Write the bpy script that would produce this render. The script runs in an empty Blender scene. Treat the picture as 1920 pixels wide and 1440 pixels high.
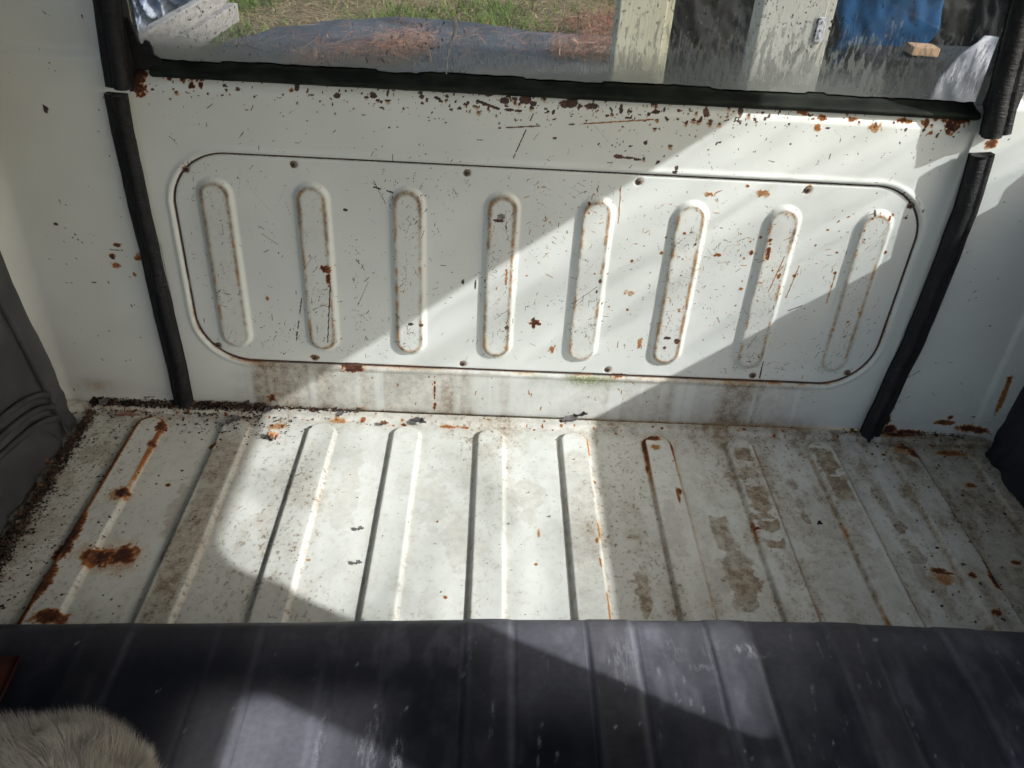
import bpy, bmesh, math, random
import numpy as np
from mathutils import Vector, Matrix

random.seed(7)
rng = np.random.default_rng(11)
scene = bpy.context.scene
col = scene.collection

# ------------------------------------------------------------------ camera, sky, sun, exposure
CAM = np.array([-0.013926, -1.016404, 0.775712])
ROT = np.array([[0.99851749, 0.03649153, -0.04038801],      # columns: right, forward, up
                [-0.00664657, 0.81818109, 0.57492220],
                [0.05402449, -0.57380143, 0.81721067]])
FPX = 1550.0                                                # focal length in pixels of a 1920 px wide frame
TILT = 0.01975                                              # lean of the tailgate
cam_data = bpy.data.cameras.new("camera")
cam = bpy.data.objects.new("camera", cam_data); col.objects.link(cam)
cam_data.sensor_fit = 'HORIZONTAL'; cam_data.sensor_width = 36.0
cam_data.lens = 36.0 * FPX / 1920.0
cam_data.clip_start = 0.02; cam_data.clip_end = 400.0
r, f, u = ROT[:, 0], ROT[:, 1], ROT[:, 2]
cam.matrix_world = Matrix(((r[0], u[0], -f[0], CAM[0]), (r[1], u[1], -f[1], CAM[1]),
                           (r[2], u[2], -f[2], CAM[2]), (0, 0, 0, 1)))
scene.camera = cam

SUN_RAY = Vector((-1.0, 0.48, -0.76)).normalized()
SUN_EL = math.asin(-SUN_RAY.z); SUN_AZ = math.atan2(-SUN_RAY.x, -SUN_RAY.y)
world = bpy.data.worlds.new("World"); scene.world = world; world.use_nodes = True
wn = world.node_tree.nodes; wl = world.node_tree.links
bg = wn['Background']; sky = wn.new('ShaderNodeTexSky'); sky.sky_type = 'NISHITA'
sky.sun_disc = False; sky.sun_elevation = SUN_EL; sky.sun_rotation = SUN_AZ
sky.air_density = 1.0; sky.dust_density = 3.2; sky.ozone_density = 0.3
wl.new(sky.outputs[0], bg.inputs['Color']); bg.inputs['Strength'].default_value = 0.15
sun_d = bpy.data.lights.new("sun", 'SUN'); sun_d.energy = 2.6; sun_d.angle = math.radians(0.55)
sun_d.color = (1.0, 0.995, 0.99)
sun = bpy.data.objects.new("sun", sun_d); col.objects.link(sun)
sun.rotation_euler = SUN_RAY.to_track_quat('-Z', 'Y').to_euler()
sun.location = (4, -3, 6)
scene.view_settings.view_transform = 'Standard'; scene.view_settings.look = 'None'
scene.view_settings.exposure = 1.30; scene.view_settings.gamma = 1.0
scene.view_settings.use_curve_mapping = False
scene.render.engine = 'CYCLES'
scene.cycles.use_denoising = True
scene.cycles.use_adaptive_sampling = True; scene.cycles.adaptive_threshold = 0.03
scene.cycles.max_bounces = 7; scene.cycles.diffuse_bounces = 5; scene.cycles.glossy_bounces = 2
scene.cycles.transparent_max_bounces = 24; scene.cycles.transmission_bounces = 6
scene.cycles.caustics_reflective = False; scene.cycles.caustics_refractive = False
scene.cycles.sample_clamp_indirect = 8.0

# ------------------------------------------------------------------ from a measured sight line to a point on a real surface
def sight(a, b): return ROT @ np.array([(a - 960) / FPX, 1.0, -(b - 720) / FPX])
def on_floor(a, b, z=0.0):
    d = sight(a, b); t = (z - CAM[2]) / d[2]; p = CAM + t * d; return p[0], p[1]
def on_gate(a, b):
    n = np.array([0, math.cos(TILT), -math.sin(TILT)]); d = sight(a, b); t = -(n @ CAM) / (n @ d)
    p = CAM + t * d; return p[0], p[2] / math.cos(TILT)
def on_y(a, b, y):
    d = sight(a, b); t = (y - CAM[1]) / d[1]; p = CAM + t * d; return p
def on_x(a, b, x):
    d = sight(a, b); t = (x - CAM[0]) / d[0]; p = CAM + t * d; return p
def gate_xyz(x, h, out=0.0):
    return np.stack([x + 0 * h + 0 * out, h * math.sin(TILT) - out * math.cos(TILT) + 0 * x,
                     h * math.cos(TILT) + out * math.sin(TILT) + 0 * x], -1)

# ------------------------------------------------------------------ small numeric tools
def sm(a, b, x):
    t = np.clip((x - a) / (b - a), 0, 1); return t * t * (3 - 2 * t)
def _hash(i, j, seed):
    n = (i.astype(np.int64) * 374761393 + j.astype(np.int64) * 668265263 + seed * 1442695041) & 0xffffffff
    n = ((n ^ (n >> 13)) * 1274126177) & 0xffffffff
    return ((n ^ (n >> 16)) & 0xffff) / 65535.0
def vnoise(x, y, seed=0):
    i = np.floor(x); j = np.floor(y); fx = x - i; fy = y - j
    fx = fx * fx * (3 - 2 * fx); fy = fy * fy * (3 - 2 * fy)
    a = _hash(i, j, seed); b = _hash(i + 1, j, seed); c = _hash(i, j + 1, seed); d = _hash(i + 1, j + 1, seed)
    return (a * (1 - fx) + b * fx) * (1 - fy) + (c * (1 - fx) + d * fx) * fy
def fbm(x, y, seed=0, oct=4):
    s = 0; a = 0.5; t = 0
    for k in range(oct):
        s = s + a * vnoise(x, y, seed + 17 * k); t += a; a *= 0.5; x = x * 2.03 + 5.1; y = y * 2.03 + 1.7
    return s / t

class Wear:
    """Masks of rust (R), dirt (G), bare chips (B) and moss (A) laid out over the real surface in metres."""
    def __init__(self, xs, ys):
        self.xs = xs; self.ys = ys; self.X, self.Y = np.meshgrid(xs, ys)
        self.c = [np.zeros_like(self.X) for _ in range(4)]
    def win(self, x0, x1, y0, y1):
        i0, i1 = np.searchsorted(self.xs, [x0, x1]); j0, j1 = np.searchsorted(self.ys, [y0, y1])
        return slice(max(j0 - 1, 0), j1 + 1), slice(max(i0 - 1, 0), i1 + 1)
    def put(self, ch, w, m):
        self.c[ch][w] = np.maximum(self.c[ch][w], m)
    def blob(self, ch, x, y, rx, ry, v=1.0, rag=0.5, soft=0.5, fr=None, ang=0.0):
        rx *= .8; ry *= .8; R = max(rx, ry) * 1.9; w = self.win(x - R, x + R, y - R, y + R)
        X = self.X[w] - x; Y = self.Y[w] - y
        if X.size == 0: return
        ca, sa = math.cos(ang), math.sin(ang); A = (X * ca + Y * sa) / rx; B = (-X * sa + Y * ca) / ry
        fr = fr or 2.6 / max(min(rx, ry), .002)
        n = fbm(self.X[w] * fr, self.Y[w] * fr, int(abs(x * 9999)) % 991, 3)
        d = np.hypot(A, B) + rag * 2 * (n - .5)
        self.put(ch, w, v * sm(1 + soft, 1 - soft, d))
    def stroke(self, ch, x0, y0, x1, y1, wd, v=1.0, dash=0.0):
        m = wd * 2 + .002; w = self.win(min(x0, x1) - m, max(x0, x1) + m, min(y0, y1) - m, max(y0, y1) + m)
        X = self.X[w]; Y = self.Y[w]
        if X.size == 0: return
        dx, dy = x1 - x0, y1 - y0; L = dx * dx + dy * dy + 1e-12
        t = np.clip(((X - x0) * dx + (Y - y0) * dy) / L, 0, 1)
        d = np.hypot(X - x0 - t * dx, Y - y0 - t * dy)
        k = v * sm(wd * 1.5, wd * .4, d)
        if dash: k = k * (vnoise(t * math.sqrt(L) / .006, 0 * t + x0 * 77, 5) > dash)
        self.put(ch, w, k)
    @staticmethod
    def cl(sc, lo, seed):
        return lambda x, y: lo + (1 - lo) * float(sm(.48, .68, fbm(np.array(x * sc), np.array(y * sc), seed, 3)))
    def scatter(self, n, region, ch=2, L=(.002, .012), wd=(.0005, .0009), v=(.4, 1.0), ang=None, dens=None):
        x0, x1, y0, y1 = region; k = 0; tries = 0
        while k < n and tries < n * 30:
            tries += 1
            x = rng.uniform(x0, x1); y = rng.uniform(y0, y1)
            if dens is not None and rng.random() > dens(x, y): continue
            a = rng.uniform(0, math.pi) if ang is None else rng.normal(ang[0], ang[1])
            l = L[0] + (L[1] - L[0]) * rng.random() ** 3
            self.stroke(ch, x - .5 * l * math.cos(a), y - .5 * l * math.sin(a), x + .5 * l * math.cos(a), y + .5 * l * math.sin(a),
                        rng.uniform(*wd), rng.uniform(*v))
            k += 1
    def specks(self, n, region, ch=2, rr=(.0008, .0022), v=(.5, 1.0), dens=None):
        x0, x1, y0, y1 = region; k = 0; tries = 0
        while k < n and tries < n * 30:
            tries += 1
            x = rng.uniform(x0, x1); y = rng.uniform(y0, y1)
            if dens is not None and rng.random() > dens(x, y): continue
            a = rr[0] + (rr[1] - rr[0]) * rng.random() ** 2
            self.blob(ch, x, y, a * rng.uniform(.6, 1.6), a, rng.uniform(*v), .45, .35, ang=rng.uniform(0, 3.1)); k += 1

# ------------------------------------------------------------------ objects
def props(o, label=None, cat=None, group=None, kind=None):
    if label: o['label'] = label
    if cat: o['category'] = cat
    if group: o['group'] = group
    if kind: o['kind'] = kind
    return o
def link(name, me, mat=None, parent=None):
    o = bpy.data.objects.new(name, me); col.objects.link(o)
    if mat is not None and me is not None: me.materials.clear(); me.materials.append(mat)
    if parent is not None: o.parent = parent
    return o
def empty(name, loc=(0, 0, 0)):
    o = bpy.data.objects.new(name, None); col.objects.link(o); o.location = loc; return o
def mesh_np(name, V, F, smooth=True, attr=None):
    """V (n,3); F (m,k) with k = 3 or 4."""
    me = bpy.data.meshes.new(name); V = np.ascontiguousarray(V, dtype=np.float32); F = np.ascontiguousarray(F, dtype=np.int32)
    m, k = F.shape
    me.vertices.add(len(V)); me.vertices.foreach_set('co', V.ravel())
    me.loops.add(m * k); me.loops.foreach_set('vertex_index', F.ravel())
    me.polygons.add(m); me.polygons.foreach_set('loop_start', np.arange(0, m * k, k, dtype=np.int32))
    me.polygons.foreach_set('loop_total', np.full(m, k, dtype=np.int32))
    me.polygons.foreach_set('use_smooth', np.full(m, smooth, dtype=bool))
    if attr:
        for an, av in attr.items():
            a = me.attributes.new(an, 'FLOAT_COLOR', 'POINT'); a.data.foreach_set('color', np.ascontiguousarray(av, dtype=np.float32).ravel())
    me.update(calc_edges=True); me.validate(); return me
def grid_faces(nx, ny):
    i = np.arange(nx * ny).reshape(ny, nx)
    return np.stack([i[:-1, :-1], i[:-1, 1:], i[1:, 1:], i[1:, :-1]], -1)
def split(V, F, mask, name, attr=None):
    f = F[mask]; used = np.unique(f); re = np.zeros(len(V), dtype=np.int64); re[used] = np.arange(len(used))
    return mesh_np(name, V[used], re[f], True, {k: a[used] for k, a in (attr or {}).items()})
def bm_mesh(name, bm, smooth=False):
    me = bpy.data.meshes.new(name); bm.normal_update(); bm.to_mesh(me); bm.free()
    if smooth: me.polygons.foreach_set('use_smooth', np.ones(len(me.polygons), dtype=bool))
    return me
def bm_box(bm, c, s, rot=None, bevel=0.0):
    g = bmesh.ops.create_cube(bm, size=1.0); vs = g['verts']
    M = Matrix.Translation(Vector(c)) @ (rot.to_4x4() if rot is not None else Matrix.Identity(4)) @ Matrix.Diagonal((*s, 1))
    bmesh.ops.transform(bm, matrix=M, verts=vs)
    if bevel:
        es = list({e for v in vs for e in v.link_edges})
        bmesh.ops.bevel(bm, geom=es, offset=bevel, segments=2, affect='EDGES', profile=.6)
def tube_np(path, section, closed_ends=True):
    """sweep: path (n,3), section function i-> (k,2) in (side, normal); frame given by fixed 'normal' -Y."""
    path = np.asarray(path, float); n = len(path); V = []
    T = np.gradient(path, axis=0); T /= np.linalg.norm(T, axis=1)[:, None]
    N0 = np.array([0, -1.0, 0])
    for i in range(n):
        S = np.cross(T[i], N0); S /= np.linalg.norm(S); N = np.cross(S, T[i]); sec = section(i)
        V.append(path[i] + sec[:, :1] * S + sec[:, 1:] * N)
    k = len(V[0]); V = np.concatenate(V); F = []
    for i in range(n - 1):
        for j in range(k): F.append((i * k + j, i * k + (j + 1) % k, (i + 1) * k + (j + 1) % k, (i + 1) * k + j))
    if closed_ends:
        c0 = len(V); V = np.concatenate([V, [V[:k].mean(0)], [V[(n - 1) * k:n * k].mean(0)]])
        for j in range(k):
            F.append((j, (j + 1) % k, c0, c0)); F.append(((n - 1) * k + (j + 1) % k, (n - 1) * k + j, c0 + 1, c0 + 1))
    return V, F
def mesh_mixed(name, V, F, smooth=True):
    me = bpy.data.meshes.new(name)
    me.from_pydata([tuple(v) for v in V], [], [tuple(dict.fromkeys(f)) for f in F]); me.update()
    me.polygons.foreach_set('use_smooth', np.full(len(me.polygons), smooth, dtype=bool)); return me
def strips(name, B, D, S, L, W, bend, seg=3, taper=1.0, cols=None):
    """many thin blades as one mesh: base B, direction D, side S, length L, width W, bend vector."""
    n = len(B); ring = []
    for k in range(seg):
        t = k / seg; c = B + D * (L * t)[:, None] + bend * (t * t) * L[:, None]; w = (W * (1 - taper * t) * .5)[:, None]
        ring += [c - S * w, c + S * w]
    ring.append(B + D * L[:, None] + bend * L[:, None])
    k2 = 2 * seg + 1; V = np.stack(ring, 1).reshape(-1, 3); base = (np.arange(n) * k2)[:, None]
    F = []
    for k in range(seg - 1):
        F.append(np.concatenate([base + 2 * k, base + 2 * k + 1, base + 2 * k + 3], 1)); F.append(np.concatenate([base + 2 * k, base + 2 * k + 3, base + 2 * k + 2], 1))
    F.append(np.concatenate([base + 2 * seg - 2, base + 2 * seg - 1, base + 2 * seg], 1))
    at = None
    if cols is not None: at = {'tint': np.repeat(cols, k2, axis=0)}
    return mesh_np(name, V, np.concatenate(F), True, at)

# ------------------------------------------------------------------ materials
class NT:
    def __init__(self, name):
        self.m = bpy.data.materials.new(name); self.m.use_nodes = True; self.t = self.m.node_tree
        self.n = self.t.nodes; self.b = self.n['Principled BSDF']; self.out = self.n['Material Output']
    def add(self, ty, **kw):
        nd = self.n.new(ty)
        for k, v in kw.items(): setattr(nd, k, v)
        return nd
    def lk(self, a, b): self.t.links.new(a, b)
    def val(self, sock, v):
        if hasattr(v, 'is_output') or isinstance(v, bpy.types.NodeSocket): self.lk(v, sock)
        else: sock.default_value = v
    def math(self, op, a, b=0.0, clamp=False):
        nd = self.add('ShaderNodeMath', operation=op, use_clamp=clamp); self.val(nd.inputs[0], a); self.val(nd.inputs[1], b); return nd.outputs[0]
    def mix(self, f, a, b):
        nd = self.add('ShaderNodeMix', data_type='RGBA'); self.val(nd.inputs[0], f)
        for s, v in ((nd.inputs[6], a), (nd.inputs[7], b)):
            if isinstance(v, tuple): s.default_value = (*v, 1.0) if len(v) == 3 else v
            else: self.lk(v, s)
        return nd.outputs[2]
    def mixf(self, f, a, b):
        nd = self.add('ShaderNodeMix', data_type='FLOAT'); self.val(nd.inputs[0], f); self.val(nd.inputs[2], a); self.val(nd.inputs[3], b); return nd.outputs[0]
    def noise(self, scale, detail=4, rough=.55, coord='Object', stretch=None, dist=0.0):
        tc = self.add('ShaderNodeTexCoord'); o = tc.outputs[coord]
        if stretch:
            mp = self.add('ShaderNodeMapping'); mp.inputs['Scale'].default_value = stretch; self.lk(o, mp.inputs[0]); o = mp.outputs[0]
        nd = self.add('ShaderNodeTexNoise'); nd.inputs['Scale'].default_value = scale; nd.inputs['Detail'].default_value = detail
        nd.inputs['Roughness'].default_value = rough; nd.inputs['Distortion'].default_value = dist; self.lk(o, nd.inputs['Vector']); return nd.outputs['Fac']
    def ss(self, x, a, b, o0=0.0, o1=1.0):
        nd = self.add('ShaderNodeMapRange', interpolation_type='SMOOTHSTEP'); self.val(nd.inputs[0], x)
        self.val(nd.inputs[1], a); self.val(nd.inputs[2], b); nd.inputs[3].default_value = o0; nd.inputs[4].default_value = o1; return nd.outputs[0]
    def bump(self, h, strength, dist=.001):
        nd = self.add('ShaderNodeBump'); nd.inputs['Strength'].default_value = strength; nd.inputs['Distance'].default_value = dist
        self.lk(h, nd.inputs['Height']); self.lk(nd.outputs[0], self.b.inputs['Normal']); return nd
    def base(self, c): self.val(self.b.inputs['Base Color'], (*c, 1.0) if isinstance(c, tuple) else c)
    def rough(self, v): self.val(self.b.inputs['Roughness'], v)
    def spec(self, v): self.val(self.b.inputs['Specular IOR Level'], v)

def painted_metal(name, base=(.672, .693, .662)):
    t = NT(name)
    at = t.add('ShaderNodeAttribute', attribute_name='wear'); sp = t.add('ShaderNodeSeparateColor'); t.lk(at.outputs['Color'], sp.inputs[0])
    rust, dirt, chip, moss = sp.outputs[0], sp.outputs[1], sp.outputs[2], at.outputs['Alpha']
    n_big = t.noise(7, 2); n_fine = t.noise(420, 1); n_mid = t.noise(90, 3); n_speck = t.noise(900, 0)
    c = t.mix(t.ss(n_big, .3, .7), tuple(.94 * x for x in base), tuple(min(1, 1.03 * x) for x in base))
    # dirt: a film broken by fine grain
    d = t.math('MULTIPLY', dirt, t.ss(n_mid, .2, .75, .75, 1.1)); d = t.math('MULTIPLY', d, t.ss(n_fine, .3, .7, .78, 1.08), True)
    dc = t.mix(t.ss(n_mid, .35, .65), (.33, .262, .175), (.215, .160, .108))
    c = t.mix(d, c, dc)
    c = t.mix(t.math('MULTIPLY', moss, t.ss(n_fine, .3, .65, .4, 1), True), c, (.17, .20, .075))
    # rust: pale ochre halo, orange body, dark core
    r = t.math('ADD', rust, t.math('MULTIPLY', t.math('SUBTRACT', n_mid, .5), t.math('MULTIPLY', rust, .9)))
    r = t.math('ADD', r, t.math('MULTIPLY', t.math('SUBTRACT', n_fine, .5), t.math('MULTIPLY', rust, .7)))
    ramp = t.add('ShaderNodeValToRGB'); e = ramp.color_ramp.elements
    e[0].position = .2; e[0].color = (.46, .27, .10, 1); e[1].position = .95; e[1].color = (.045, .016, .010, 1)
    e.new(.5).color = (.30, .105, .028, 1); e.new(.72).color = (.125, .038, .014, 1)
    t.lk(r, ramp.inputs[0])
    rf = t.ss(r, .08, .45)
    c = t.mix(rf, c, ramp.outputs[0])
    # bare chips and scratches
    cf = t.ss(t.math('ADD', chip, t.math('MULTIPLY', t.math('SUBTRACT', n_speck, .5), .35)), .22, .6)
    cf = t.math('MULTIPLY', cf, t.ss(chip, .02, .2))
    cc = t.mix(t.ss(n_mid, .45, .65), (.050, .030, .027), (.115, .055, .036))
    c = t.mix(cf, c, cc)
    t.base(c)
    rr = t.mixf(d, t.ss(n_big, .2, .8, .30, .44), .85); rr = t.mixf(rf, rr, .92); rr = t.mixf(cf, rr, .8); t.rough(rr); t.spec(.45)
    h = t.math('ADD', t.math('MULTIPLY', rf, t.math('MULTIPLY', n_fine, 1.4)), t.math('MULTIPLY', cf, -.5))
    h = t.math('ADD', h, t.math('MULTIPLY', n_mid, .10)); h = t.math('ADD', h, t.math('MULTIPLY', t.math('MULTIPLY', d, n_fine), .35))
    t.bump(h, .5, .0009)
    return t.m

def simple(name, ca, cb, scale, rough=.6, bump=0.0, bscale=None, spec=.4, stretch=None, lo=.35, hi=.65, dist=.001):
    t = NT(name); n = t.noise(scale, 5, stretch=stretch); t.base(t.mix(t.ss(n, lo, hi), ca, cb)); t.rough(rough); t.spec(spec)
    if bump: t.bump(t.noise(bscale or scale * 3, 4, stretch=stretch), bump, dist)
    return t.m

M = {}
M['paint'] = painted_metal('chalky_white_van_paint')
M['shell'] = simple('van_shell_paint', (.63, .65, .61), (.68, .70, .66), 5, .45)

def rubber_mat():
    t = NT('black_rubber_mat')
    at = t.add('ShaderNodeAttribute', attribute_name='wear'); sp = t.add('ShaderNodeSeparateColor'); t.lk(at.outputs['Color'], sp.inputs[0])
    dust, chalk, tan = sp.outputs[0], sp.outputs[1], sp.outputs[2]  # dust channel also carries the painted sun-patch brightness
    n1 = t.noise(14, 5); n2 = t.noise(160, 4); n3 = t.noise(700, 2)
    c = t.mix(t.ss(n1, .3, .7), (.0028, .0036, .0070), (.0055, .0066, .0115))
    c = t.mix(t.math('MULTIPLY', dust, t.ss(n2, .25, .75, .82, 1.0), True), c, (.225, .225, .262))  # pale dust colour, also paints the sun patches
    c = t.mix(t.math('MULTIPLY', tan, t.ss(n2, .25, .75, .6, 1.0), True), c, (.070, .060, .055))
    ch = t.math('MULTIPLY', chalk, t.math('MULTIPLY', t.ss(t.noise(1600, 1), .35, .65), t.ss(t.noise(120, 4, stretch=(2.5, .6, 1)), .40, .62)))
    c = t.mix(ch, c, (.50, .50, .54)); t.base(c)
    t.rough(t.mixf(dust, t.ss(n1, .3, .7, .34, .44), .7)); t.spec(.12)
    t.bump(t.math('ADD', t.math('MULTIPLY', n2, .5), t.math('MULTIPLY', n3, .5)), .10, .0008)
    return t.m
M['mat'] = rubber_mat()

def seal_rubber():
    t = NT('perished_seal_rubber'); n1 = t.noise(40, 5); n2 = t.noise(260, 3, stretch=(.35, .35, 2.2))
    c = t.mix(t.ss(n1, .35, .7), (.006, .006, .007), (.014, .014, .016)); c = t.mix(t.ss(n2, .60, .8), c, (.050, .050, .052)); t.base(c)
    t.rough(.58); t.spec(.32); t.bump(n2, .8, .002); return t.m
M['seal'] = seal_rubber()
M['window_rubber'] = simple('mouldy_window_rubber', (.006, .008, .006), (.018, .023, .017), 30, .75, .5, 300, .2)
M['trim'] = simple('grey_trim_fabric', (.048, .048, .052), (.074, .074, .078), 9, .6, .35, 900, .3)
M['trim_dark'] = simple('shade_dark_trim', (.014, .014, .018), (.026, .026, .030), 12, .7, .3, 500, .2)  # right trim's grey painted darker to stand in for deep shade
M['piping'] = simple('grey_trim_piping', (.042, .042, .046), (.060, .060, .064), 30, .65, .3, 900, .15)
M['screw'] = simple('rusty_screw_head', (.085, .045, .028), (.19, .15, .12), 260, .6, .4, 900, .5)
M['screw_recess'] = simple('screw_cross_recess', (.015, .010, .008), (.03, .02, .015), 300, .8)

def dirty_glass():
    t = NT('dusty_rear_glass')
    tc = t.add('ShaderNodeTexCoord'); sx = t.add('ShaderNodeSeparateXYZ'); t.lk(tc.outputs['Object'], sx.inputs[0])
    x, z = sx.outputs[0], sx.outputs[2]
    drip = t.noise(210, 4, .6, stretch=(1.0, 1.0, .24)); film = t.noise(16, 4); drop = t.noise(300, 2, .5, stretch=(1, 1, .55))
    # heavier towards the sill, heavier on the right
    side = t.ss(x, -.25, .35)
    need = t.mixf(side, t.ss(z, .495, .55, .46, .68), t.ss(z, .50, .64, .45, .70))
    m1 = t.ss(t.math('SUBTRACT', drip, need), -.02, .05)
    base_film = t.math('MULTIPLY', t.ss(z, .495, .545, .62, .06), t.ss(film, .25, .75, .65, 1.15)); base_film = t.math('ADD', base_film, t.math('MULTIPLY', t.ss(x, -.22, -.42, .0, .34), t.ss(z, .57, .51)))
    dust = t.math('MAXIMUM', t.math('MULTIPLY', m1, .48), base_film)
    spots = t.ss(drop, .66, .70); near = t.ss(t.noise(9, 3), .35, .6, .0, 1.0); sp = t.math('MULTIPLY', spots, near)
    tr = t.add('ShaderNodeBsdfTransparent'); tr.inputs[0].default_value = (.78, .80, .79, 1)
    gl = t.add('ShaderNodeBsdfGlossy'); gl.inputs['Roughness'].default_value = .03
    fr = t.add('ShaderNodeFresnel'); fr.inputs[0].default_value = 1.45
    cl = t.add('ShaderNodeMixShader'); t.lk(t.math('MULTIPLY', fr.outputs[0], .8), cl.inputs[0]); t.lk(tr.outputs[0], cl.inputs[1]); t.lk(gl.outputs[0], cl.inputs[2])
    df = t.add('ShaderNodeBsdfDiffuse'); df.inputs[0].default_value = (.34, .35, .32, 1)
    tl = t.add('ShaderNodeBsdfTranslucent'); tl.inputs[0].default_value = (.34, .35, .32, 1)
    du = t.add('ShaderNodeMixShader'); du.inputs[0].default_value = .4; t.lk(df.outputs[0], du.inputs[1]); t.lk(tl.outputs[0], du.inputs[2])
    a = t.add('ShaderNodeMixShader'); t.lk(dust, a.inputs[0]); t.lk(cl.outputs[0], a.inputs[1]); t.lk(du.outputs[0], a.inputs[2])
    bk = t.add('ShaderNodeBsdfDiffuse'); bk.inputs[0].default_value = (.035, .035, .03, 1)
    e = t.add('ShaderNodeMixShader'); t.lk(t.math('MULTIPLY', sp, .85), e.inputs[0]); t.lk(a.outputs[0], e.inputs[1]); t.lk(bk.outputs[0], e.inputs[2])
    t.lk(e.outputs[0], t.out.inputs['Surface']); return t.m
M['glass'] = dirty_glass()
def side_glass():
    t = NT('smeared_side_glass'); n = t.noise(9, 5, .6, stretch=(1, .5, 1.6), dist=.6)
    tr = t.add('ShaderNodeBsdfTransparent'); c = t.mix(t.ss(n, .35, .7), (.97, .98, .98), (.70, .72, .72)); t.lk(c, tr.inputs[0])
    df = t.add('ShaderNodeBsdfDiffuse'); df.inputs[0].default_value = (.4, .4, .38, 1)
    mx = t.add('ShaderNodeMixShader'); mx.inputs[0].default_value = .02; t.lk(tr.outputs[0], mx.inputs[1]); t.lk(df.outputs[0], mx.inputs[2])
    t.lk(mx.outputs[0], t.out.inputs['Surface']); return t.m
M['side_glass'] = side_glass()

def tinted(name, rough=.8, spec=.2, scale=None, transl=0.0):
    t = NT(name); at = t.add('ShaderNodeAttribute', attribute_name='tint'); t.base(at.outputs['Color']); t.rough(rough); t.spec(spec)
    if transl:
        tl = t.add('ShaderNodeBsdfTranslucent'); t.lk(at.outputs['Color'], tl.inputs[0]); mx = t.add('ShaderNodeMixShader'); mx.inputs[0].default_value = transl
        t.lk(t.b.outputs[0], mx.inputs[1]); t.lk(tl.outputs[0], mx.inputs[2]); t.lk(mx.outputs[0], t.out.inputs['Surface'])
    return t.m
M['fur'] = tinted('dog_fur_strands', .65, .25, transl=.15)
M['skin'] = simple('dog_undercoat', (.20, .175, .14), (.28, .25, .205), 25, .9)
M['blade'] = tinted('grass_and_straw', .7, .2, transl=.3)
M['needle'] = tinted('pine_needles', .7, .25)
M['grit'] = tinted('crumbled_grit', .9, .15)

# ------------------------------------------------------------------ key sizes of the van (metres)
XL, XR = -.662, .790            # side walls
PITCH, X0 = .124835, -.496902   # floor ribs
GX0, GPITCH = -.370808, .125    # tailgate panel ribs
ROOF = 1.02

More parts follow.
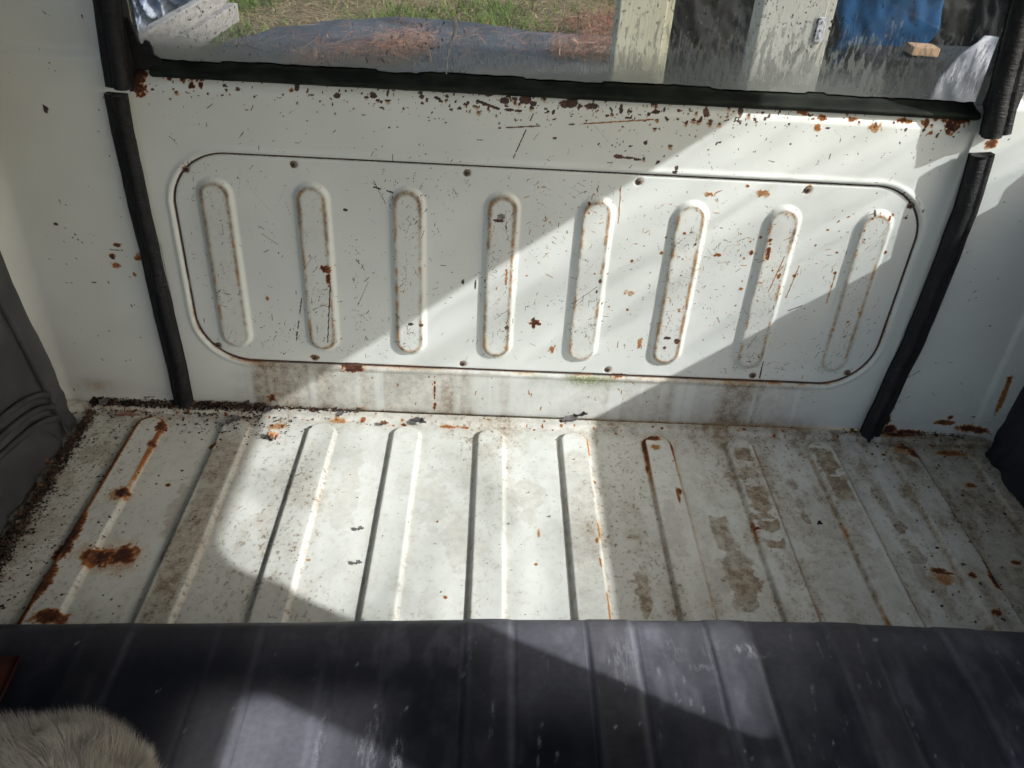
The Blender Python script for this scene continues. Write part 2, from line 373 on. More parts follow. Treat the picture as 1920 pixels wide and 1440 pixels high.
# ================================================================== FLOOR
def capsule(X, Y, cx, ylo, yhi):
    return np.hypot(X - cx, np.maximum(np.maximum(Y - yhi, ylo - Y), 0))
def build_floor():
    xs = np.arange(XL - .01, XR + .011, .0015)
    ys = np.concatenate([np.arange(-2.6, -.50, .03), np.arange(-.50, -.0025, .0015)])
    W = Wear(xs, ys); X, Y = W.X, W.Y; H = np.zeros_like(X); owner = np.full(X.shape, -1)
    for k in range(11):
        d = capsule(X, Y, X0 + k * PITCH, -9, -.036 - .0225)
        H += .0065 * sm(.0240, .0178, d); owner[d < .0275] = k
    lip = sm(-.026, -.021, Y) * sm(-.004, -.007, Y); H += .0052 * lip
    H += .0010 * (fbm(X * 9, Y * 9, 3) - .5) + .0006 * (fbm(X * 40, Y * 40, 4) - .5)
    R_, D_, C_, A_ = W.c
    n = fbm(X * 11, Y * 4, 21); n2 = fbm(X * 45, Y * 20, 22); n3 = fbm(X * 120, Y * 120, 23)
    D_ += .05 + .14 * sm(.40, .75, n) + .22 * sm(.5, .75, n2) * sm(.3, .6, n)
    D_ += .45 * sm(-.050, -.012, Y + .012 * n2) * (.45 + .55 * n3)                       # along the sill
    D_ += .40 * sm(-.44, -.62, X + .10 * n) * sm(.40, .60, n3)                            # left corner speckle
    D_ += .08 * sm(.15, .6, X) * sm(.3, .65, n2) + .16 * sm(.45, .66, fbm(X * 30, Y * 8, 25)) * sm(.1, .4, X)
    D_ += .75 * sm(.60, .80, X + .08 * n2 + .35 * np.maximum(Y + .25, 0)) * (.4 + .6 * n2)  # right corner grime
    D_ += .20 * sm(.10, .5, X) * sm(.45, .62, n2) * sm(.35, .6, n3)
    sp_ = fbm(X * 330, Y * 240, 26, 2); D_ += .55 * sm(.66, .80, sp_) * (.35 + .9 * sm(.4, .7, n)) + .10 * sm(.45, .7, fbm(X * 75, Y * 60, 27)) + .30 * sm(.58, .70, sp_) * sm(-.40, -.58, X)
    for k in range(11):                                                                  # grime in the angle beside each rib
        cx = X0 + k * PITCH; d = capsule(X, Y, cx, -9, -.036 - .0225); e = np.exp(-((d - .0225) / .0024) ** 2)
        side = np.where(X > cx, .75, 1.0) if k < 5 else 1.0
        D_ += e * (.40 + .18 * (k > 4)) * (.35 + 1.0 * fbm(X * 60, Y * 14, 40 + k)) * side
        D_ += .16 * np.exp(-((d - .029) / .008) ** 2) * fbm(X * 30, Y * 9, 60 + k)
    def F(a, b): return on_floor(a, b)
    # tan water stains
    def stain(a, b, ra, rb, v, rag=.75, soft=.14, fr=85, ang=0): x, y = F(a, b); W.blob(1, x, y, ra, rb, v, rag, soft, fr, ang)
    cB = X0 + PITCH; dB = capsule(X, Y, cB, -9, -.075)
    D_ += .62 * sm(.021, .013, dB + .02 * (n2 - .5)) * sm(-.055, -.10, Y + .05 * (n - .5)) * (.7 + .5 * n3)
    cF = X0 + 5 * PITCH; D_ += .28 * sm(.024, .012, capsule(X, Y, cF, -9, -.10)) * (.5 + .9 * n2)
    cG = X0 + 6 * PITCH
    for (a, b, ra, rb, v) in ((1400, 895, .016, .014, .85), (1415, 925, .017, .010, .75), (1412, 955, .018, .005, .8), (1425, 975, .017, .007, .75),
                              (1432, 990, .016, .003, .6), (1385, 860, .013, .004, .6), (1390, 875, .010, .003, .5),
                              (1535, 850, .015, .006, .95), (1545, 868, .018, .007, .9), (1550, 888, .012, .010, .8), (1440, 1022, .013, .004, .55),
                              (1385, 1050, .020, .022, .58), (1395, 1085, .022, .026, .72), (1398, 1125, .012, .018, .62), (1372, 1020, .010, .006, .5),
                              (1205, 1110, .010, .008, .75), (1203, 1090, .012, .004, .55), (1212, 1140, .006, .016, .6), (1198, 1075, .009, .004, .45),
                              (1500, 945, .008, .010, .6), (1512, 975, .007, .012, .7), (1520, 990, .012, .004, .5), (1545, 1080, .016, .024, .30), (1560, 1110, .012, .02, .3),
                              (1620, 880, .006, .014, .7), (1645, 930, .007, .022, .62), (1690, 990, .008, .016, .72), (1720, 1040, .010, .030, .55), (1760, 1095, .010, .022, .55), (1775, 1130, .010, .03, .5),
                              (1600, 1010, .020, .030, .30), (1350, 1075, .010, .03, .35), (1185, 1000, .012, .03, .25), (1260, 990, .014, .06, .25),
                              (855, 1010, .020, .05, .22), (815, 940, .022, .06, .20), (990, 930, .022, .05, .24), (650, 930, .018, .08, .20),
                              (555, 870, .018, .03, .2), (330, 960, .014, .05, .34), (355, 1050, .012, .05, .35), (1130, 930, .012, .07, .26),
                              (110, 900, .03, .03, .40), (60, 1000, .03, .05, .35), (180, 850, .03, .02, .45), (1880, 960, .04, .05, .5), (1850, 1020, .03, .05, .35)):
        stain(a, b, ra * 1.15, rb * 1.15, min(1.0, v * 1.4))
        if rb < .02 and v > .45:      # tide-mark rim
            x, y = F(a, b); W.blob(2, x, y + rb * .8, ra * .8, .0010, .38, .6, .4, 200)
    def scallop(cx, hw, y0, y1, fr, v, seed, slope=0.0, thr=.5):
        u_ = X - cx - slope * (Y - y0); yy = Y - 26.0 * u_ ** 2 * (.0175 / hw) + .010 * (fbm(X * 90, Y * 90, seed) - .5)
        band = vnoise(yy * fr, 0 * yy + seed * 1.37, seed); m = sm(thr, thr + .05, band) * sm(hw, hw * .62, np.abs(u_) + .008 * (fbm(X * 110, Y * 90, seed + 1) - .5)) * sm(y0 - .02, y0 + .01, Y) * sm(y1 + .006, y1 - .006, Y)
        D_[:] = np.maximum(D_, v * m * (.62 + .6 * n3)); rim = np.exp(-((band - thr) / .05) ** 2) * (np.abs(u_) < hw * .95) * (Y > y0) * (Y < y1); C_[:] = np.maximum(C_, .26 * rim * sm(.3, .6, n3))
    scallop(X0 + 7 * PITCH, .0175, -.285, -.060, 62, 1.35, 5, thr=.36); scallop(X0 + 8 * PITCH, .0175, -.165, -.045, 70, 1.4, 9, thr=.33)
    scallop(X0 + 6.5 * PITCH - .002, .016, -.36, -.20, 70, .95, 14, thr=.42); scallop(X0 + 5.5 * PITCH + .004, .010, -.38, -.24, 85, 1.0, 19, thr=.40)
    scallop(X0 + 7.5 * PITCH - .004, .008, -.24, -.12, 80, .85, 23, thr=.42); scallop(X0 + 8.5 * PITCH - .010, .009, -.34, -.06, 75, .72, 27, .03, .44); scallop(X0 + 8 * PITCH, .016, -.40, -.16, 40, .40, 31, thr=.5)
    # rust
    def rust(a, b, ra, rb, v=1.0, rag=.5, soft=.55, ang=0, fr=None): x, y = F(a, b); W.blob(0, x, y, ra, rb, v, rag, soft, fr, ang)
    rust(232, 1042, .020, .018, .92, .6, .6); rust(190, 1045, .017, .015, .95, .7, .6); rust(165, 1047, .008, .012, .8, .6, .6); rust(170, 1055, .010, .014, .5)
    rust(210, 1045, .052, .034, .34, .4, .8)
    rust(230, 930, .011, .012, .95); rust(222, 935, .020, .020, .35); rust(303, 805, .008, .014, .9); rust(285, 838, .006, .008, .95); rust(95, 1163, .022, .012, .85)
    for a, b, ra, rb, v in ((152, 985, .008, .022, .85), (138, 1010, .009, .020, 1), (120, 1035, .012, .018, 1.05), (95, 1085, .008, .022, .8), (83, 1105, .010, .018, .95), (68, 1125, .006, .02, .7), (400, 838, .007, .007, .85), (315, 910, .004, .004, .8)):
        rust(a, b, ra, rb, v)
    cA = X0; dA = capsule(X, Y, cA, -9, -.0585); e = np.exp(-((dA - np.where(X < cA, .0172, .0195)) / .0030) ** 2)
    R_[:] = np.maximum(R_, e * (.48 + .50 * fbm(X * 25, Y * 18, 77)) * np.where(X < cA, 1.0, sm(-.30, -.10, Y) * .9))
    dG = capsule(X, Y, cG, -9, -.0585); e = np.exp(-((dG - .0205) / .0028) ** 2)
    R_[:] = np.maximum(R_, e * (.75 * sm(-.20, -.03, Y) + .25) * np.where(X < cG, 1.0, .8) * (.5 + .9 * fbm(X * 60, Y * 30, 78)))
    dF = capsule(X, Y, cF, -9, -.0585); e = np.exp(-((dF - .0195) / .0022) ** 2)
    R_[:] = np.maximum(R_, e * np.where(X > cF, .42, .30) * sm(.38, .72, fbm(X * 60, Y * 25, 79)) * 1.3)
    for k in (7, 8): 
        dk = capsule(X, Y, X0 + k * PITCH, -9, -.0585); e = np.exp(-((dk - .0215) / .002) ** 2); R_[:] = np.maximum(R_, e * .55 * sm(.45, .75, fbm(X * 60, Y * 22, 80 + k)))
    for a, b, ra, rb, v in ((1222, 828, .016, .006, .85), (1228, 845, .010, .008, .45), (1272, 928, .005, .008, .9), (1270, 935, .003, .02, .6), (1213, 880, .003, .01, .8),
                            (1695, 845, .020, .006, .8), (1712, 855, .010, .012, .95), (1725, 870, .004, .008, .9), (1690, 850, .022, .012, .35), (1780, 850, .03, .008, .6),
                            (1760, 1070, .012, .006, .9), (1778, 1075, .010, .003, .8), (1770, 1085, .02, .014, .4), (1820, 1085, .006, .006, .85), (1850, 1070, .004, .018, .9), (1862, 1095, .006, .018, .95), (1865, 1155, .008, .006, .9),
                            (1820, 910, .010, .006, .7), (1905, 1055, .008, .005, .8), (1818, 1022, .005, .003, .7), (1418, 997, .006, .003, .8), (1410, 990, .003, .008, .6),
                            (840, 800, .016, .005, .55), (872, 802, .008, .004, .55), (835, 1120, .003, .003, .7), (820, 978, .002, .002, .7), (1005, 1058, .003, .003, .6), (1010, 1000, .003, .010, .4),
                            (1115, 905, .003, .004, .6), (1118, 1020, .003, .006, .6), (1125, 1060, .002, .012, .5), (578, 1050, .004, .003, .4), (635, 790, .02, .006, .4), (520, 800, .02, .01, .4),
                            (1830, 800, .04, .015, .8), (1740, 815, .03, .008, .9), (1680, 820, .03, .006, .85)):
        rust(a, b, ra, rb, v)
    # specks, grain and scratches
    W.specks(900, (XL, -.40, -.45, -.02), 2, (.0006, .0022), (.5, 1.0), lambda x, y: .15 + .85 * min(1, max(0, (-.44 - x) / .15)) if x > -.6 else 1)
    W.specks(900, (-.45, XR, -.45, -.02), 2, (.0005, .0014), (.4, .9), lambda x, y: .15 + .5 * (y > -.08) + .35 * (x > .2))
    W.specks(300, (.55, XR, -.45, -.02), 2, (.0008, .003), (.6, 1.0))
    W.scatter(500, (XL, XR, -.45, -.02), 2, (.002, .010), (.0004, .0007), (.25, .6))
    W.specks(120, (-.6, .75, -.035, -.01), 0, (.001, .004), (.4, .9))
    for m in W.c: np.clip(m, 0, 1.1, out=m)
    V = np.stack([X, Y, H], -1).reshape(-1, 3); wear = np.stack(W.c, -1).reshape(-1, 4); Fq = grid_faces(len(xs), len(ys)).reshape(-1, 4)
    fo = owner.reshape(-1)[Fq].max(1)
    fl = props(link('floor', split(V, Fq, fo < 0, 'floor', {'wear': wear}), M['paint']), kind='structure')
    for k in range(11): link('rib', split(V, Fq, fo == k, 'rib', {'wear': wear}), M['paint'], fl)
build_floor()

# ================================================================== TAILGATE
PX0, PX1, PH0, PH1, PR = -.4255, .5655, .0835, .394, .075      # inner panel, rounded rectangle
def rrect(X, Y, x0, x1, y0, y1, r_):
    cx, cy = (x0 + x1) / 2, (y0 + y1) / 2; qx = np.abs(X - cx) - (x1 - x0) / 2 + r_; qy = np.abs(Y - cy) - (y1 - y0) / 2 + r_
    return np.hypot(np.maximum(qx, 0), np.maximum(qy, 0)) + np.minimum(np.maximum(qx, qy), 0) - r_
SCREWS = [(-.403, .371), (-.265, .384), (-.044, .384), (.179, .384), (.401, .384), (.543, .370), (-.400, .107), (-.261, .0925), (-.043, .093), (.173, .093), (.392, .093), (.533, .105)]
def build_tailgate():
    gate = empty('tailgate', (.066, 0, 0)); gate.matrix_world = Matrix.Identity(4)
    props(gate, 'white painted van tailgate with ribbed inner panel and dirty window', 'tailgate')
    xs = np.arange(-.470, .602, .00130); hs = np.arange(-.008, .4985, .00130)
    W = Wear(xs, hs); X, Y = W.X, W.Y
    sd = rrect(X, Y, PX0, PX1, PH0, PH1, PR)
    O = np.where(sd < 0, -.0022, 0.0) * sm(.004, -.004, sd)
    O = -.0024 * sm(.003, -.003, sd) - .0040 * np.exp(-((sd) / .0017) ** 2) + .0016 * np.exp(-((sd - .006) / .0035) ** 2)
    owner = np.full(X.shape, -1); owner[sd < 0] = 100
    ribd = []
    for k in range(8):
        d = capsule(X, Y, GX0 + k * GPITCH, .1063 + .0235, .3620 - .0235); ribd.append(d)
        O = O + .0056 * sm(.0255, .0168, d); owner[d < .0275] = k
    for (x, h) in SCREWS:
        d = np.hypot(X - x, Y - h); O = O - .0014 * sm(.0075, .003, d)
    O = O - 7.0 * np.maximum(Y - .470, 0) ** 1.6 - .006 * sm(.004, -.006, Y)           # rolled top edge, tucked lower edge
    O = O + .0012 * (fbm(X * 5, Y * 5, 9) - .5) + .0005 * (fbm(X * 26, Y * 26, 10) - .5)
    R_, D_, C_, A_ = W.c; G = on_gate
    n = fbm(X * 14, Y * 14, 31); n2 = fbm(X * 55, Y * 12, 32); n3 = fbm(X * 160, Y * 160, 33)
    # dirty groove round the panel
    g = np.exp(-(sd / .0015) ** 2); C_ += .80 * g * sm(.15, .45, n + .15); R_ += .30 * np.exp(-(sd / .0045) ** 2) * sm(.42, .7, fbm(X * 22, Y * 22, 35)) * sm(.30, .12, Y)
    R_ += .16 * np.exp(-(sd / .004) ** 2) * sm(.5, .75, fbm(X * 22, Y * 22, 36))
    # worn rib outlines
    for k, d in enumerate(ribd):
        e = np.exp(-((d - .0168) / .0014) ** 2); br = fbm(X * 130, Y * 90, 50 + k); 
        C_ += .42 * e * sm(.42, .60, br) * (1.0 if 0 < k < 7 else .6)
        D_ += (1.5 if 0 < k < 6 else 1.2) * np.exp(-((d - .0166) / .0026) ** 2) * (.35 + .95 * br) * (.75 + .5 * sm(.25, .36, Y)) * (.45 + .75 * sm(.32, .62, fbm(X * 16, Y * 16, 130 + k)))
        R_ += .34 * np.exp(-((d - .0160) / .0030) ** 2) * sm(.40, .66, fbm(X * 90, Y * 70, 90 + k))
        e2 = sm(.016, .012, d); D_ += (.05 + .10 * n3) * e2
        W.scatter(75, (GX0 + k * GPITCH - .015, GX0 + k * GPITCH + .015, .12, .345), 2, (.003, .030), (.0004, .0007), (.22, .55), (1.35, .6))
        W.scatter(50, (GX0 + k * GPITCH - .019, GX0 + k * GPITCH + .019, .10, .36), 0, (.001, .008), (.0005, .0010), (.15, .42))
    # general scratches and chips on the panel
    W.scatter(2300, (PX0 + .01, PX1 - .01, PH0 + .01, PH1 - .01), 2, (.0010, .011), (.0004, .0007), (.25, .68), None, Wear.cl(16, .10, 7))
    W.scatter(110, (PX0 + .02, PX1 - .02, PH0 + .02, PH1 - .02), 2, (.01, .045), (.0004, .0006), (.22, .5))
    W.scatter(420, (.0, PX1 - .02, PH0 + .02, PH1 - .01), 0, (.001, .010), (.0004, .0010), (.2, .5), None, Wear.cl(14, .05, 8))
    W.specks(110, (PX0, PX1, PH0, PH1), 2, (.0005, .0015), (.5, 1.0), Wear.cl(14, .08, 9))
    W.specks(70, (.1, PX1, PH0 + .1, PH1), 0, (.001, .0035), (.3, .8))
    def rb(ch, a, b, ra, rb_, v=1.0, rag=.5, soft=.4, ang=0, fr=None): x, h = G(a, b); W.blob(ch, x, h, ra, rb_, v if ch else v * 1.25, .95 if ch == 0 else rag, soft, 330 if ch == 0 else fr, ang)
    for a, b, ra, rb_, v in ((612, 503, .008, .006, .75), (617, 520, .004, .012, .65), (1003, 606, .010, .005, .7), (1000, 610, .003, .008, .7), (500, 560, .003, .006, .4), (1440, 470, .004, .012, .6), (1345, 480, .008, .003, .5),
                             (1180, 550, .010, .006, .3), (660, 690, .018, .008, .75), (590, 672, .008, .006, .4), (510, 747, .009, .007, .62), (815, 760, .003, .008, .6), (815, 735, .0012, .03, .75), (1160, 705, .014, .004, .5),
                             (1035, 655, .006, .008, .4), (1200, 645, .006, .01, .35), (1330, 365, .008, .004, .4), (1430, 365, .012, .006, .35), (950, 515, .002, .02, .35), (1560, 540, .002, .03, .3)):
        rb(0, a, b, ra, rb_, v)
    for a, b, ra, rb_, v in ((647, 395, .004, .0025, 1), (770, 606, .006, .0025, .9), (790, 608, .004, .003, .9), (1250, 632, .007, .003, .95), (1268, 638, .005, .005, .95), (1245, 650, .003, .003, .8), (950, 612, .004, .004, .9), (935, 412, .010, .003, .7), (940, 405, .008, .006, .5), (868, 530, .003, .005, .8), (891, 535, .0015, .010, .8),
                             (1000, 600, .003, .003, .7), (1730, 395, .003, .004, .5), (1640, 400, .002, .006, .7), (1125, 525, .003, .004, .8), (1118, 545, .002, .004, .8), (1345, 375, .004, .003, .4), (1700, 410, .003, .003, .6)):
        rb(2, a, b, ra, rb_, v)
    def line(ch, a, b, a2, b2, w, v=1.0, dash=0.0): x, h = G(a, b); x2, h2 = G(a2, b2); W.stroke(ch, x, h, x2, h2, w, v, dash)
    line(2, 1000, 213, 962, 297, .0007, .9, .25); line(2, 935, 240, 1095, 232, .0011, .7, .55); line(0, 1095, 232, 1225, 224, .0009, .55); line(2, 1060, 235, 1225, 223, .0004, .5)
    line(2, 700, 340, 722, 383, .0006, .8); line(2, 895, 190, 935, 204, .0016, .95); line(2, 700, 352, 735, 362, .0012, .8, .3); line(2, 1012, 248, 1000, 262, .0005, .6); line(2, 1115, 235, 1140, 265, .0005, .55, .4)
    line(2, 555, 640, 565, 560, .0009, .8, .2); line(2, 620, 530, 615, 640, .0008, .85); line(2, 690, 530, 670, 575, .0006, .6); line(2, 1070, 570, 1120, 535, .0006, .6); line(2, 380, 320, 440, 405, .0003, .4)
    line(2, 460, 345, 510, 402, .0005, .5); line(2, 490, 440, 520, 460, .0006, .7); line(0, 1165, 350, 1160, 420, .0008, .5); line(0, 1470, 480, 1440, 545, .0009, .5); line(0, 1500, 500, 1475, 560, .0009, .5); line(2, 1478, 585, 1505, 575, .0008, .8); line(2, 1432, 680, 1425, 710, .0009, .9)
    # blistered top roll: dense red-brown chips, thickest right of the middle
    def dn(x, h): return math.exp(-((x - .12) / .24) ** 2) * .95 + .22
    def chiprow(nn, h0, h1, rr, dens):
        k = 0
        while k < nn:
            x = rng.uniform(-.44, .57); h = rng.uniform(h0, h1)
            if rng.random() > dens(x, h): continue
            a = rr[0] + (rr[1] - rr[0]) * rng.random() ** 2.5; an = rng.choice([0, 0, 1.3, rng.uniform(0, 3)])
            W.blob(2, x, h, a * rng.uniform(1, 2.6), a, rng.uniform(.6, 1.0), .6, .3, ang=an)
            if rng.random() < .35: W.blob(0, x, h - a, a * 2, a * 2, .35, .5, .6)
            k += 1
    chiprow(520, .463, .488, (.0005, .0023), dn); chiprow(150, .448, .470, (.0005, .0015), dn); chiprow(26, .41, .455, (.0008, .0022), lambda x, h: math.exp(-((x - .2) / .1) ** 2))
    for a, b, ra, rb_, v in ((915, 178, .007, .004, 1), (945, 190, .008, .004, 1), (985, 188, .008, .006, 1), (1000, 195, .006, .003, 1), (1065, 196, .014, .005, 1), (1075, 188, .008, .004, 1), (1110, 200, .010, .004, 1), (955, 206, .007, .002, 1), (972, 208, .005, .002, 1), (1160, 293, .008, .003, 1), (1180, 296, .010, .002, .9), (1195, 299, .006, .002, .9),
                             (1225, 190, .004, .006, 1), (1165, 205, .003, .006, 1), (1230, 210, .006, .003, 1), (1325, 212, .005, .006, 1), (1390, 210, .004, .006, 1), (1265, 322, .004, .003, .9), (1268, 315, .003, .004, .8), (1040, 259, .004, .002, .9), (1210, 268, .003, .003, 1), (632, 180, .005, .004, 1), (700, 180, .006, .004, .95), (690, 152, .005, .003, .8), (790, 182, .004, .003, 1), (555, 165, .004, .006, .9), (445, 168, .004, .003, .7)):
        rb(2, a, b, ra, rb_, v)
    for a, b, ra, rb_, v in ((250, 150, .014, .012, 1), (262, 165, .010, .010, .85), (258, 140, .012, .006, 1), (315, 148, .004, .004, .8), (340, 150, .004, .004, .8), (365, 146, .008, .005, .85), (358, 162, .004, .005, .9), (376, 160, .003, .005, .9), (545, 170, .003, .003, .5),
                             (1785, 238, .010, .010, .75), (1762, 222, .010, .004, .6), (1800, 225, .02, .008, .7), (1700, 228, .012, .003, .6), (1737, 232, .005, .006, .75), (1540, 222, .010, .003, .6), (1640, 240, .012, .006, .35), (1532, 240, .005, .006, .4), (1745, 250, .004, .004, .5), (1600, 225, .006, .003, .5), (1510, 212, .008, .004, .5)):
        rb(0, a, b, ra, rb_, v)
    W.scatter(160, (-.43, .57, .40, .468), 2, (.001, .010), (.0004, .0008), (.3, .8)); W.specks(60, (-.43, .57, .40, .465), 2, (.0006, .0016), (.5, 1))
    # mud film below the panel
    low = sm(.088, .078, Y) * sm(-.395, -.335, X + .030 * (fbm(X * 0 + 3, Y * 40, 73) - .5)) * sm(.55, .46, X + .02 * n)
    st = fbm(X * 42, Y * 5, 71, 3); st2 = fbm(X * 17, Y * 2, 72, 3)
    amt = .42 + .75 * sm(.36, .62, st) * sm(.28, .50, st2) - .25 * sm(.55, .70, fbm(X * 60, Y * 3, 74, 2))
    amt = amt * (.45 + .70 * sm(.00, -.12, X + .06 * (st - .5)) + .35 * sm(.08, .20, X + .06 * (st - .5))); amt = amt + .40 * np.exp(-((X + .315) / .03) ** 2) * (.6 + .6 * n)
    amt = amt * (.55 + .55 * fbm(X * 30, Y * 30, 75))
    D_ += np.clip(low * amt * 1.15, 0, .82) + .30 * low * sm(.012, -.004, Y) + .42 * low * np.exp(-((Y - .079) / .005) ** 2) * sm(.3, .6, n)
    D_ += .35 * sm(.25, .40, X) * sm(.55, .48, X) * sm(.03, .0, Y) * sm(.088, .08, Y)
    D_ += .5 * sm(.006, -.004, Y + .003 * n)
    A_ += low * (1.0 * np.exp(-((X - .145) / .045) ** 2) * sm(.055, .078, Y + .02 * (n - .5)) + .40 * np.exp(-((X + .10) / .02) ** 2) * sm(.05, .075, Y) + .35 * np.exp(-((X - .07) / .02) ** 2) * sm(.03, .07, Y)) * sm(.3, .6, n)
    W.specks(70, (-.36, .52, .0, .08), 2, (.0006, .0016), (.5, 1))
    W.scatter(40, (-.36, .52, .0, .08), 0, (.002, .008), (.0006, .001), (.3, .7), (1.57, .3))
    for (x, h) in SCREWS: W.blob(0, x, h, .0062, .0062, .50 if x < .2 else .6, .3, .5); W.blob(0, x, h - .008, .0015, .008, .18, .5, .6)
    for m in W.c: np.clip(m, 0, 1.05, out=m)
    V = gate_xyz(X, Y, O).reshape(-1, 3); wear = np.stack(W.c, -1).reshape(-1, 4); Fq = grid_faces(len(xs), len(hs)).reshape(-1, 4)
    ow = owner.reshape(-1)[Fq]; isrib = (ow.max(1) < 100) & (ow.max(1) >= 0) | ((ow >= 0) & (ow < 100)).any(1)
    ribid = np.where(ow < 100, ow, -1).max(1); inside = (ow >= 0).all(1)
    link('door_skin', split(V, Fq, ~inside & ~isrib, 'door_skin', {'wear': wear}), M['paint'], gate)
    panel = link('access_panel', split(V, Fq, inside & ~isrib, 'access_panel', {'wear': wear}), M['paint'], gate)
    for k in range(8): link('rib', split(V, Fq, isrib & (ribid == k), 'rib', {'wear': wear}), M['paint'], panel)
    # countersunk cross-head screws
    prof = [(0, .0004), (.0009, .0004), (.0030, .0010), (.0040, .0007), (.0045, -.0002), (.0045, -.002)]
    Vs = []; Fs = []; nseg = 14
    for i in range(nseg):
        a = 2 * math.pi * i / nseg
        for (rr, z) in prof: Vs.append((rr * math.cos(a), rr * math.sin(a), z))
    np_ = len(prof)
    for i in range(nseg):
        for j in range(np_ - 1):
            p = i * np_ + j; q = ((i + 1) % nseg) * np_ + j; Fs.append((p, q, q + 1, p + 1))
    sme = mesh_mixed('screw', Vs, Fs); sme.materials.append(M['screw'])
    bm = bmesh.new(); bm_box(bm, (0, 0, .0009), (.0042, .0010, .0010)); bm_box(bm, (0, 0, .00092), (.0010, .0042, .0010)); cme = bm_mesh('cross_recess', bm); cme.materials.append(M['screw_recess'])
    for i, (x, h) in enumerate(SCREWS):
        p = gate_xyz(np.float64(x), np.float64(h), np.float64(-.0026)); rot = Matrix.Rotation(math.pi / 2, 3, 'X') @ Matrix.Rotation(rng.uniform(0, 3), 3, 'Z')
        bm = bmesh.new(); bm.from_mesh(sme); n_s = len(bm.faces); bm.from_mesh(cme)
        bm.faces.ensure_lookup_table()
        for k, fc in enumerate(bm.faces): fc.material_index = 0 if k < n_s else 1
        bmesh.ops.transform(bm, matrix=Matrix.Translation(Vector(p)) @ rot.to_4x4(), verts=bm.verts)
        me = bm_mesh('screw', bm, True); me.materials.append(M['screw']); me.materials.append(M['screw_recess'])
        o = bpy.data.objects.new('screw', me); col.objects.link(o); o.parent = panel
    # window: glass, perished rubber, frame
    gx0, gx1, gh0, gh1 = -.445, .600, .485, .865
    bm = bmesh.new(); bm_box(bm, ((gx0 + gx1) / 2, .034, (gh0 + gh1) / 2), (gx1 - gx0, .004, gh1 - gh0)); 
    link('window_glass', bm_mesh('window_glass', bm), M['glass'], gate)
    # seal along the sill: bulging bead with a broken upper lip
    xs2 = np.arange(-.425, .590, .003); npr = 9; Vv = []; Ff = []
    lip = .4975 + .0014 * fbm(xs2 * 30, xs2 * 0, 5) + .0010 * sm(.0, .6, xs2)
    ch = vnoise(xs2 * 22, xs2 * 0 + 3, 8); lip = lip + .0022 * (ch > .52) * (xs2 < .40) + .0012 * (vnoise(xs2 * 120, xs2 * 0 + 9, 12) - .5)
    for i, x in enumerate(xs2):
        wob = .001 * (vnoise(np.array(x * 60), np.array(1.0), 4) - .5)
        ring = [(.004, .483), (-.004 + wob, .487), (-.006 + wob, .4905), (-.002, .4935), (.010, .4955), (.022, lip[i]), (.030, lip[i] + .002), (.0318, lip[i] - .001), (.0318, .483)]
        Vv += [(x, y + .006 if False else y, z) for (y, z) in ring]
    for i in range(len(xs2) - 1):
        for j in range(npr): Ff.append((i * npr + j, (i + 1) * npr + j, (i + 1) * npr + (j + 1) % npr, i * npr + (j + 1) % npr))
    Vv = [(x, y + .011, z + .0005 * (vnoise(np.array(x * 90), np.array(y * 90 + z * 70), 6) - .5)) for x, y, z in Vv]
    Vv = [(x, min(y, .0312), z) for x, y, z in Vv]
    link('window_seal', mesh_mixed('window_seal', Vv, Ff), M['window_rubber'], gate)
    for x0, x1 in ((-.475, -.4465), (.601, .632)):
        bm = bmesh.new(); bm_box(bm, ((x0 + x1) / 2, .030, .665), (x1 - x0, .050, .40), bevel=.006); link('window_frame', bm_mesh('window_frame', bm), M['seal'], gate)
    bm = bmesh.new(); bm_box(bm, (.07, .030, .945), (1.10, .05, .158), bevel=.004); link('header_panel', bm_mesh('header_panel', bm), M['shell'], gate)
    # torn rubber flap in the lower left corner of the window
    pts = [on_y(a, b, .018) for a, b in ((238, 30), (252, 62), (256, 78), (262, 84), (268, 82), (270, 76), (278, 80), (283, 90), (287, 104), (300, 112), (300, 134), (250, 128), (236, 120), (226, 60))]
    bm = bmesh.new(); a_ = [bm.verts.new(p) for p in pts]; b_ = [bm.verts.new((p[0], p[1] + .005, p[2])) for p in pts]
    bm.faces.new(a_); bm.faces.new(list(reversed(b_)))
    for i in range(len(pts)): bm.faces.new((a_[i], b_[i], b_[(i + 1) % len(pts)], a_[(i + 1) % len(pts)]))
    link('corner_flap', bm_mesh('corner_flap', bm), M['seal'], gate)
build_tailgate()
def build_run():
    pts = [(851, 32, 9), (855, 46, 9), (853, 62, 8), (847, 78, 6), (842, 92, 4), (839, 108, 3.5), (838, 124, 3), (837, 140, 2.5), (837, 150, 2)]; V = []; F = []
    for a, b, w in pts:
        for q, y in ((a - w / 2, .0316), (a + w / 2, .0316), (a + w / 2, .0309), (a - w / 2, .0309)): V.append(tuple(on_y(q, b, y)))
    for i in range(len(pts) - 1):
        for j in range(4): F.append((i * 4 + j, i * 4 + (j + 1) % 4, i * 4 + 4 + (j + 1) % 4, i * 4 + 4 + j))
    link('dried_run', mesh_mixed('dried_run', V, F), simple('dried_lime_run', (.30, .30, .30), (.44, .44, .43), 200, .9), bpy.data.objects['window_glass'].parent)
build_run()

